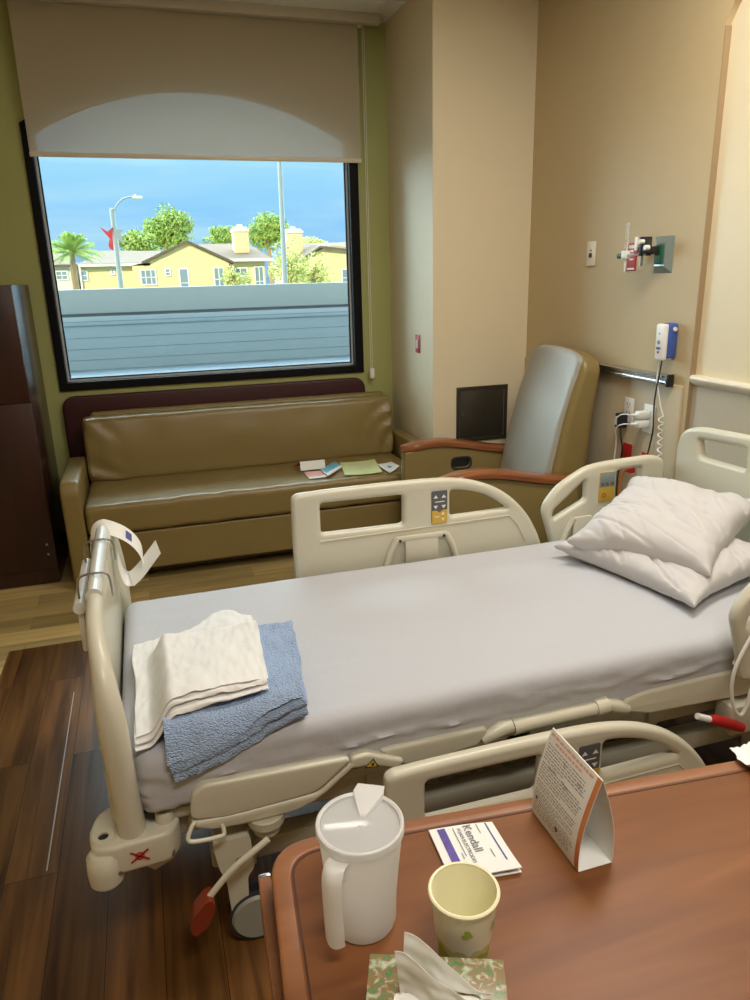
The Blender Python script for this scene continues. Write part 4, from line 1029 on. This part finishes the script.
# handle: towards the camera's left
ha = Vector((-.70, -.71, 0)).normalized(); hs = Vector((-ha.y, ha.x, 0))
def HP(o_, s, z): v = Vector(jc)+ha*o_+hs*s; return (v.x, v.y, ZT+z)
hp = MB()
prof = [(.050, .142), (.068, .148), (.079, .140), (.083, .122), (.082, .08), (.081, .050), (.080, .034)]
prof = spline([(a_, 0, b_) for a_, b_ in prof], 4)
def hf(u, v):
    p = prof[round(u*(len(prof)-1))]; s = (v-.5)*.027
    return Vector(HP(p.x+.007*(1-(2*v-1)**2)-.007, s, p.z-.004*(1-(2*v-1)**2)*(1 if u > .95 else 0)))
hp.sheet(hf, len(prof)-1, 8, .0028)
hp.add([HP(.050, -.006, .112), HP(.050, .006, .112), HP(.050, .006, .142), HP(.050, -.006, .142), HP(.076, -.006, .134), HP(.076, .006, .134), HP(.076, .006, .144), HP(.076, -.006, .144)],
       [(0, 3, 2, 1), (4, 5, 6, 7), (0, 1, 5, 4), (1, 2, 6, 5), (2, 3, 7, 6), (3, 0, 4, 7)])
obj('handle', hp, 'jug', J, 50)

# paper cup
cc = (.307, .664, ZT); rb, rt, hc = .0295, .0440, .112
Cc = thing('paper_cup', 'empty white paper cup with green leaf print behind the tissue box', 'cup', cc)
obj('wall', MB().lathe([(rb, 0), (rb+.001, .001), (rt-.001, hc-.004), (rt-.003, hc-.004), (rb-.001, .006), (rb-.0015, 0)], cc, 56), 'cup', Cc)
obj('inside', MB().lathe([(0, .0075), (rb-.0022, .0075), (rt-.0034, hc-.004), (rt-.003, hc-.003)], cc, 56), 'cupin', Cc)
obj('rim', MB().lathe([(rt-.0032, hc-.004), (rt-.0030, hc-.0005), (rt-.0005, hc), (rt+.0012, hc-.0015), (rt+.0008, hc-.0045), (rt-.0012, hc-.0045), (rt-.0032, hc-.004)], cc, 56), 'cupin', Cc)
def heart(g, ang, zc, s):
    P = []
    for k in range(24):
        a = 2*math.pi*k/24; x = 16*math.sin(a)**3/17; y = (13*math.cos(a)-5*math.cos(2*a)-2*math.cos(3*a)-math.cos(4*a))/17
        xr = x*math.cos(1.2)-y*math.sin(1.2); yr = x*math.sin(1.2)+y*math.cos(1.2)
        z = zc+yr*s; r = rb+(rt-rb)*z/hc+.0006; aa = ang+xr*s/r
        P.append((cc[0]+r*math.cos(aa), cc[1]+r*math.sin(aa), cc[2]+z))
    g.add(P, [tuple(range(24))])
g = MB(); ca = math.atan2(-.664, -.307)
heart(g, ca+.12, .080, .0085); heart(g, ca+1.15, .075, .008); heart(g, ca-1.4, .082, .008)
obj('leaf_print', g, 'leafgreen', Cc)

# tissue box
bx = thing('tissue_box', 'tissue box with green leafy print in front of the paper cup', 'tissue box', (.228, .560, ZT), R(-21.5), local=True)
w2, d2, hb_ = .0790, .058, .078
obj('carton', MB().box(-w2, w2, -d2, d2, 0, hb_, .0012), 'tbox', bx)
obj('slot', MB().prism(rnd([(-.048, -.010), (.048, -.010), (.048, .010), (-.048, .010)], .009, 5), hb_, hb_+.0006, 'z'), 'paper', bx)
def tis(u, v, k=0):
    # a pulled-up sheet: pinched at the slot, peak towards the upper left, long slope down to the right
    a = u; t = v
    x = -.040+.098*a*(.45+.55*t)-.006*t
    y = .004+.005*math.sin(a*6+.6)*(1-.2*t)-.012*t*a+.006*nz(a*2, t*2, 0, 2, 4)-.008*k*(1-a)
    z = hb_-.006+.072*t*(1-.86*a**1.05)*(1-.10*k)+.003*t*math.sin(a*9+k)
    return Vector((x, y, z))
ts = obj('tissue', MB().sheet(tis, 40, 26, .0005), 'kleenex', bx, 80)
obj('tissue', MB().sheet(lambda u, v: tis(u, v, -1)+Vector((.010*v, .010+.006*v, -.004*v)), 40, 26, .0005), 'kleenex', bx, 80)

# packet with printed label
PK = thing('electrode_packet', 'white and purple printed electrode packet lying behind the paper cup', 'packet', (.398, .825, ZT))
pa, pb, pc, pd = (.346, .884), (.449, .868), (.446, .763), (.340, .776)
def pf(u, v):
    q = bil([pa, pb, pc, pd], u, v); return Vector((q.x, q.y, ZT+.004+.006*(v**3)*u+.002*math.sin(u*math.pi)))
obj('envelope', MB().sheet(pf, 14, 14, .0012).sheet(lambda u, v: Vector((pf(u, v).x, pf(u, v).y, ZT+.0012)), 6, 6, .001), 'paper', PK)
def quad_on(fn, u0, u1, v0, v1, n=10, off=.0012):
    g = MB(); g.sheet(lambda u, v: fn(u0+(u1-u0)*u, v0+(v1-v0)*v)+Vector((0, 0, off)), n, n); return g
obj('purple_band', quad_on(pf, .115, .235, .03, .90), 'purple', PK)
obj('blue_line', quad_on(pf, .865, .888, .02, .80, off=.0013), 'inkblue', PK)
def ptext(body, u, v, size, m, nm):
    o = pf(u, v); dx_ = pf(u, v+.05)-o; ux = pf(u+.05, v)-o
    obj(nm, text_mesh(body, size, basis(o+Vector((0, 0, .0022)), (dx_.x, dx_.y, 0), (-dx_.y, dx_.x, 0))), m, PK, 0)
# baseline runs towards the viewer, tops of the letters point right
ptext('Kendall', .56, .03, .0195, 'ink', 'brand_text')
ptext('FOAM ELECTRODES', .425, .08, .0082, 'ink', 'product_text')
g = MB()
for (u0, v0, v1) in ((.345, .06, .62), (.72, .03, .22), (.30, .55, .66), (.73, .55, .72)):
    g.sheet(lambda u, v: pf(u0+.012*u, v0+(v1-v0)*v)+Vector((0, 0, .0016)), 2, 12)
obj('fine_print', g, 'ink', PK)

# tent card
TC = thing('tent_card', 'white folded tent card with printed text and an orange side stripe', 'table card', (.553, .80, ZT))
x0_, x1_, y0_, y1_, hz = .5255, .5815, .737, .872, .155
def face(side):
    def f(u, v, off=0):   # u from near to far, v from foot to ridge
        y = y0_+(y1_-y0_)*u-.003*v
        b = .015*math.sin(math.pi*min(1, v*.95+.02))*(1-.35*v)
        xr = .5530
        if side < 0: x = x0_+(xr-x0_)*v**1.35-b*.55-off
        else: x = x1_+(xr-x1_)*v**1.35+b*.55+off
        return Vector((x, y, ZT+.0005+hz*v))
    return f
fa, fbk = face(-1), face(1)
card = MB().sheet(lambda u, v: fa(u, v), 6, 24, .0009).sheet(lambda u, v: fbk(u, v), 6, 24, .0009).box(x0_, x1_, y0_, y1_, ZT, ZT+.0009)
obj('card', card, 'paper', TC, 60)
obj('orange_stripe', MB().sheet(lambda u, v: fa(.0+.075*u, v, .0007), 2, 24), 'orange', TC)
rg = random.Random(5); g = MB(); gh = MB()
def dash_line(g, v, u0, u1, h, wlo=.02, whi=.07):
    u = u1
    while u > u0:
        w_ = rg.uniform(wlo, whi); e_ = max(u0, u-w_)
        if u-e_ > .008:
            g.sheet(lambda a, b, u=u, e_=e_: fa(u+(e_-u)*a, v-h/2+h*b, .0008), 2, 1)
        u = e_-rg.uniform(.010, .018)
dash_line(gh, .955, .12, .97, .026, .03, .09); dash_line(gh, .905, .30, .85, .022, .03, .08)
v = .855
k = 0
while v > .08:
    dash_line(g, v, .13+(.35 if k in (5, 11, 17) else 0)+rg.uniform(0, .08), .96, .0095)
    v -= .031+(.016 if k in (5, 11, 14) else 0); k += 1
obj('printed_lines', g, 'ink', TC, 0); obj('printed_heading', gh, 'pinkink', TC, 0)
hwg = MB()
for (u0, v0) in ((.82, .66), (.74, .67), (.55, .66), (.48, .65), (.62, .82), (.30, .79)):
    pts = [fa(u0-.010*i+.006*math.sin(i*2.1+u0*40), v0+.018*math.sin(i*1.7+u0*10), .0012) for i in range(8)]
    hwg.tube(pts, .0004, 4)
obj('handwriting', hwg, 'ink', TC, 0)
g = MB(); 
for (u, v_, c) in ((.93, .23, 0),): g.sheet(lambda a, b: fa(u-.04*a, v_+.035*b, .0009), 2, 2)
obj('blue_mark', g, 'inkblue', TC)
g = MB().add([fa(.50, .16, .0011), fa(.46, .20, .0011), fa(.42, .17, .0011), fa(.46, .13, .0011)], [(0, 1, 2, 3)])
obj('red_diamond', g, 'orange_red', TC)

# crumpled tissue on the far right edge
def crum(u, v):
    x = .93+.085*u; y = .80+.085*v+.01*u
    return Vector((x+.006*nz(u*4, v*4, 0, 1, 9), y+.006*nz(u*4, v*4, 3, 1, 2), ZT+.006+.022*abs(nz(u*3, v*3, 0, 1, 5))+.018*max(0, nz(u*2, v*2, 0, 2, 7))))
tag(obj('crumpled_tissue', MB().sheet(crum, 28, 28, .0006), 'tissue', smooth=60), 'crumpled white tissue on the table corner beyond the tent card', 'tissue')
# ------------------------------------------------------------------ outside
struct('ground', MB().box(-120, 160, 20, 260, -4.6, -4), 'asphalt')
F_ = thing('flat_roof', 'pale grey flat roof with a low parapet just outside the window', 'roof', (0, 8, .30))
obj('deck', MB().box(-13, 14, 5.36, 11, .30, .55), 'deck', F_)
for i in range(7): obj('deck_seam', MB().box(-13, 14, 6.3+.68*i, 6.3+.68*i+.008, .55, .553), 'flash', F_)
obj('parapet', MB().box(-13, 14, 10.99, 11.25, .30, 1.62), 'deck', F_)
obj('parapet_cap', MB().box(-13, 14, 10.93, 11.26, 1.31, 1.63, .01), 'parapet', F_)
obj('painted_shadow_line', MB().box(-13, 14, 10.975, 10.99, 1.27, 1.31), 'joint_shade', F_)  # dark strip painted in as the shadow under the cap
obj('flashing', MB().box(-13, 14, 10.955, 10.99, 1.15, 1.27, .008), 'flash', F_)
for z in (1.20, .98, .83, .68): obj('panel_joint', MB().box(-13, 14, 10.95 if z > 1.15 else 10.986, 10.956 if z > 1.15 else 10.991, z, z+.005), 'joint_shade', F_)

def house_window(par, x0, x1, z0, z1, y, mull=1):
    f = obj('window', plate([(x0, z0), (x1, z0), (x1, z1), (x0, z1)], [[(x0+.10, z0+.10), (x1-.10, z0+.10), (x1-.10, z1-.10), (x0+.10, z1-.10)]], .10, .01, 'y', y-.05), 'winframe', par)
    obj('pane', MB().box(x0+.08, x1-.08, y-.04, y+.02, z0+.08, z1-.08), 'winblue', f)
    g = MB()
    for i in range(mull):
        xm = x0+(x1-x0)*(i+1)/(mull+1); g.box(xm-.035, xm+.035, y-.07, y-.03, z0+.05, z1-.05)
    g.box(x0+.05, x1-.05, y-.07, y-.03, (z0+z1)/2-.03, (z0+z1)/2+.03)
    obj('glazing_bars', g, 'winframe', f)
def gable(x0, x1, xp, ze0, ze1, zp, y0, y1, ov=.5, th=.18):
    a = [(x0-ov, ze0-.12), (xp, zp), (x1+ov, ze1-.12), (x1+ov, ze1-.12+th), (xp, zp+th), (x0-ov, ze0-.12+th)]
    return MB().prism(a, y0-ov, y1, 'y')
def chimney(x0, x1, z0, z1, y, par):
    c = obj('chimney', MB().box(x0, x1, y, y+1.3, z0, z1-.35, .03), 'stucco_y', par)
    obj('chimney_cap', MB().box(x0-.09, x1+.09, y-.09, y+1.4, z1-.50, z1-.28, .03).box(x0+.06, x1-.06, y+.1, y+1.2, z1-.35, z1-.12, .03), 'stucco_w', c)
    obj('flue', MB().cyl(((x0+x1)/2, y+.6, z1-.2), ((x0+x1)/2, y+.6, z1+.08), .22, 14), 'stucco_y', c)
H = thing('house', 'yellow stucco house with a wide gable and a tall square chimney', 'house', (4, 64, -4))
obj('wall', MB().prism([(-.2, -4), (7.0, -4), (7.0, 3.05), (4.0, 4.5), (.9, 3.15), (-.2, 2.95)], 60, 72, 'y'), 'stucco_y', H)
obj('gable_roof', gable(.9, 7.0, 4.0, 3.15, 3.05, 4.50, 60, 72, .35), 'roof', H)
obj('wing_wall', MB().box(7.0, 10.0, 61.2, 70, -4, 3.1).box(-3.9, .0, 60.6, 70, -4, 3.0), 'stucco_y', H)
obj('wing_roof', MB().add([(5.6, 60.6, 3.16), (10.5, 60.6, 3.16), (10.5, 60.6, 3.30), (5.6, 60.6, 3.30), (9.4, 65.5, 4.65), (4.0, 65.5, 4.65), (4.0, 70, 3.2), (10.5, 70, 3.2)],
    [(0, 1, 2, 3), (3, 2, 4, 5), (5, 4, 7, 6), (2, 1, 7, 4), (0, 6, 7, 1)]), 'roof', H, 0)
obj('wing_roof', MB().add([(-3.95, 60.1, 2.95), (1.1, 60.1, 2.95), (1.1, 60.1, 3.13), (-3.95, 60.1, 3.13), (-2.4, 65.5, 4.25), (2.3, 65.5, 4.15), (2.3, 70, 3.1), (-3.95, 70, 3.1)],
    [(0, 1, 2, 3), (3, 2, 5, 4), (4, 5, 6, 7), (3, 4, 7, 0), (0, 7, 6, 1)]), 'roof', H, 0)
obj('gutter', MB().box(-3.97, 1.15, 60.0, 60.12, 2.92, 3.10).box(7.0, 10.6, 60.45, 60.6, 3.10, 3.30), 'winframe', H)
obj('drainpipe', MB().box(7.12, 7.26, 60.95, 61.15, -4, 3.1).box(-3.98, -3.86, 60.35, 60.55, -4, 2.95), 'winframe', H)
house_window(H, .32, 1.50, 1.48, 2.66, 60, 2); house_window(H, 2.12, 2.60, 2.10, 2.70, 60, 0); house_window(H, 3.15, 3.90, .5, 2.68, 60, 0)
house_window(H, 5.75, 6.6, .9, 2.70, 60, 1); house_window(H, 7.4, 8.6, 1.3, 2.66, 61.2, 1); house_window(H, 9.1, 9.9, .4, 2.72, 61.2, 1); house_window(H, -1.80, -1.45, 2.3, 2.75, 60.6, 0); house_window(H, -3.9, -3.4, 1.9, 2.7, 60.6, 0)
chimney(7.85, 9.05, 3.4, 5.9, 62.4, H)
H2 = thing('house', 'white house with a hipped brown roof behind the palm tree', 'house', (-8, 66, -4))
obj('wall', MB().box(-14, -4.4, 61.5, 70, -4, 3.0), 'stucco_w', H2)
obj('roof', MB().add([(-14.5, 61, 2.95), (-4.12, 61, 2.95), (-4.12, 61, 3.13), (-14.5, 61, 3.13), (-10, 66, 4.5), (-5.6, 66, 4.2), (-4.12, 70.5, 3.1), (-14.5, 70.5, 3.1)],
    [(0, 1, 2, 3), (3, 2, 5, 4), (4, 5, 6, 7), (3, 4, 7), (2, 1, 6, 5), (0, 7, 6, 1)]), 'roof', H2, 0)
house_window(H2, -5.75, -4.85, 2.0, 2.72, 61.5, 1); house_window(H2, -7.4, -6.3, 1.7, 2.72, 61.5, 1)
H3 = thing('house', 'yellow house with a low gable beyond the plain lamp post', 'house', (19, 66, -4))
obj('wall', MB().prism([(13.0, -4), (24, -4), (24, 3.0), (21, 3.9), (16.3, 4.45), (13.0, 2.9)], 64, 74, 'y'), 'stucco_y', H3)
obj('roof', MB().add([(12.6, 63.5, 2.75), (15.2, 63.5, 4.3), (24.5, 63.5, 3.3), (24.5, 69, 4.9), (15.2, 69, 4.75), (12.6, 69, 2.75), (24.5, 63.5, 3.15), (15.2, 63.5, 4.12), (12.6, 63.5, 2.6)],
    [(0, 1, 4, 5), (1, 2, 3, 4), (1, 7, 6, 2), (0, 8, 7, 1)]), 'roof', H3, 0)
house_window(H3, 14.3, 15.4, 1.0, 2.5, 64, 1); house_window(H3, 17.1, 18.3, .9, 2.4, 64, 1)
chimney(12.85, 14.25, 2.5, 5.95, 66, H3)

def crown(cx, cy, cz, rx, ry, rz_, nleaf, ls, seed, clumps=14, gap=0):
    rg = random.Random(seed); g = MB(); cl = []
    for i in range(clumps):
        while True:
            p = Vector((rg.uniform(-1, 1), rg.uniform(-1, 1), rg.uniform(-1, 1)))
            if p.length < 1: break
        cl.append((Vector((cx+p.x*rx*.75, cy+p.y*ry*.75, cz+p.z*rz_*.75)), rg.uniform(.28, .5)))
    vs, fs = [], []
    for i in range(nleaf):
        c, k = rg.choice(cl); d = Vector((rg.gauss(0, 1), rg.gauss(0, 1), rg.gauss(0, 1))).normalized()
        p = c+Vector((d.x*rx*k, d.y*ry*k, d.z*rz_*k))*rg.uniform(.75, 1.05)
        nrm = (d+Vector((rg.gauss(0, .5), rg.gauss(0, .5), rg.gauss(0, .5)))).normalized()
        t1 = nrm.orthogonal().normalized(); t2 = nrm.cross(t1); a = rg.uniform(0, 6.28); s = ls*rg.uniform(.6, 1.3)
        u = (t1*math.cos(a)+t2*math.sin(a))*s; w_ = (t2*math.cos(a)-t1*math.sin(a))*s*.6
        b = len(vs); vs += [p-u, p+w_, p+u, p-w_]; fs.append((b, b+1, b+2, b+3))
    g.add(vs, fs); return g
def tree(name, label, x, y, zc, rx, rz_, nleaf, ls, m, seed, clumps=14, group='trees seen through the window'):
    t = thing(name, label, 'tree', (x, y, -4), 0, group)
    tr = MB().tube([(x, y, -4), (x+.1, y, -1), (x-.1, y, zc-rz_*.3), (x, y, zc+rz_*.3)], [.3, .24, .18, .06], 8)
    rg = random.Random(seed+1)
    for k in range(7):
        a = rg.uniform(0, 6.28); e_ = rg.uniform(.3, .7)
        tr.tube([(x, y, zc-rz_*.6+.2*k*rz_/3), (x+math.cos(a)*rx*e_, y+math.sin(a)*rx*e_, zc-rz_*.2+rg.uniform(0, rz_*.8))], [.09, .03], 6)
    obj('trunk', tr, 'bark', t)
    obj('crown', crown(x, y, zc, rx, rx*.8, rz_, nleaf, ls, seed, clumps), m, t, 0)
tree('leafy_tree', 'tallest green tree, rising over the roof beside the big gable', 3.2, 78, 6.6, 2.7, 2.3, 7000, .13, 'leaf', 3, 34)
tree('leafy_tree', 'lower green bushy tree touching the tallest tree', .55, 73, 5.1, 2.0, 1.3, 4200, .13, 'leaf', 9, 24)
tree('leafy_tree', 'small dark green tree peeping over the roof beside the tall chimney', 8.9, 82, 6.1, 1.9, 1.2, 3000, .13, 'leaf', 5, 20)
tree('leafy_tree', 'round yellow green tree between the two chimneys', 13.0, 76, 6.3, 2.1, 1.9, 5200, .13, 'leaf', 6, 28)
tree('leafy_tree', 'low green tree seen over the roof of the yellow house with two windows', 19, 84, 5.2, 2.6, .9, 2000, .15, 'leaf_y', 8, 10)
tree('street_tree', 'thin yellowish young tree standing in front of the right chimney', 9.8, 50, 2.5, 1.5, 1.8, 2200, .09, 'leaf_y', 12, 22, None)
tree('street_tree', 'sparse olive young tree in front of the low gabled house', 12.4, 54, 2.0, 1.8, 1.5, 2200, .09, 'leaf_y', 15, 22, None)
tree('street_tree', 'small yellow green bush in front of the gable window', 6.9, 56, 1.8, 1.2, .9, 900, .10, 'leaf_y', 17, 12, None)
# palm
P_ = thing('palm_tree', 'bright green palm tree in front of the white house', 'tree', (-3.2, 45, -4))
obj('trunk', MB().tube([(-3.15, 45, -4), (-3.2, 45, 0), (-3.25, 45, 2.2), (-3.2, 45, 3.4)], [.24, .20, .17, .14], 10), 'bark', P_)
rg = random.Random(2); g = MB(); vs, fs = [], []
for k in range(70):
    a = rg.uniform(0, 6.28); el = rg.uniform(.0, 1.5); Lf = rg.uniform(1.4, 2.1)
    d = Vector((math.cos(a)*math.cos(el), math.sin(a)*math.cos(el), math.sin(el)))
    P = []
    for i in range(13):
        s = i/12*Lf; P.append(Vector((-3.2, 45, 3.35))+d*s+Vector((0, 0, -.22*(s)**2)))
    for i in range(1, 13):
        tdir = (P[i]-P[i-1]).normalized(); side = tdir.cross(Vector((0, 0, 1)))
        side = side.normalized() if side.length > .01 else Vector((1, 0, 0))
        for q in (-1, 1):
            for hh in (0, .5):
                o_ = P[i-1].lerp(P[i], hh); ln = .42*math.sin(math.pi*min(1, (i+hh)/13.5))+.05
                tip = o_+side*q*ln*.7+tdir*ln*.5+Vector((0, 0, -ln*.45)); b = len(vs)
                vs += [o_-tdir*.015, o_+tdir*.03, tip]; fs.append((b, b+1, b+2))
g.add(vs, fs)
obj('fronds', g, 'leaf_p', P_, 0)
# street lamps
t = thing('street_lamp', 'grey street lamp with curved arm and a star-shaped red ornament', 'street lamp', (-.56, 30, -4))
obj('pole', MB().tube([(-.60, 30, -4), (-.565, 30, 4.27)], [.115, .085], 14).lathe([(.085, 4.25), (.07, 4.31), (0, 4.33)], (-.565, 30, 0), 14), 'pole', t)
obj('arm', MB().tube(spline([(-.50, 30, 4.15), (-.40, 30, 4.40), (-.20, 30, 4.60), (.05, 30, 4.70), (.25, 30, 4.71)], 5), .03, 8), 'pole', t)
obj('lamp_head', MB().rbox(.20, .54, 29.9, 30.1, 4.64, 4.74, .045, (5, 3, 2)).cyl((.30, 30, 4.74), (.30, 30, 4.80), .03, 8), 'stucco_w', t)
st = obj('star_ornament', MB().add([(-1.07, 29.9, 3.68), (-.80, 29.9, 3.52), (-.62, 29.85, 3.66), (-.66, 29.88, 3.25), (-.68, 29.9, 2.87), (-.80, 29.9, 2.92), (-.84, 29.9, 3.05), (-.77, 29.9, 3.28),
      (-.80, 29.96, 3.52), (-.62, 30, 3.66), (-.68, 29.98, 2.87), (-.80, 29.98, 2.92)], [(0, 1, 2, 3, 7), (7, 3, 4, 5, 6), (0, 8, 1), (1, 8, 9, 2), (4, 10, 11, 5)]), 'red', t, 0)
obj('grey_points', MB().add([(-.52, 29.9, 3.60), (-.20, 29.9, 3.56), (-.36, 29.9, 3.48), (-.28, 29.9, 3.06), (-.50, 29.9, 3.28)], [(0, 1, 2, 3, 4)]), 'greyl', t, 0)
t = thing('street_lamp', 'tall plain street lamp whose arm shows through the blind', 'street lamp', (5.7, 30, -4))
obj('pole', MB().tube([(5.60, 30, -4), (5.74, 30, 6.2)], [.13, .085], 14), 'pole', t)
obj('arm', MB().tube(spline([(5.74, 30, 6.1), (5.85, 30, 6.4), (6.3, 30, 6.62), (7.2, 30, 6.65), (7.9, 30, 6.6)], 5), .035, 8), 'pole', t)
obj('lamp_head', MB().rbox(7.8, 8.4, 29.88, 30.12, 6.50, 6.64, .06, (5, 3, 2)), 'pole', t)
for o in sc.objects:
    if '_local' in o: del o['_local']
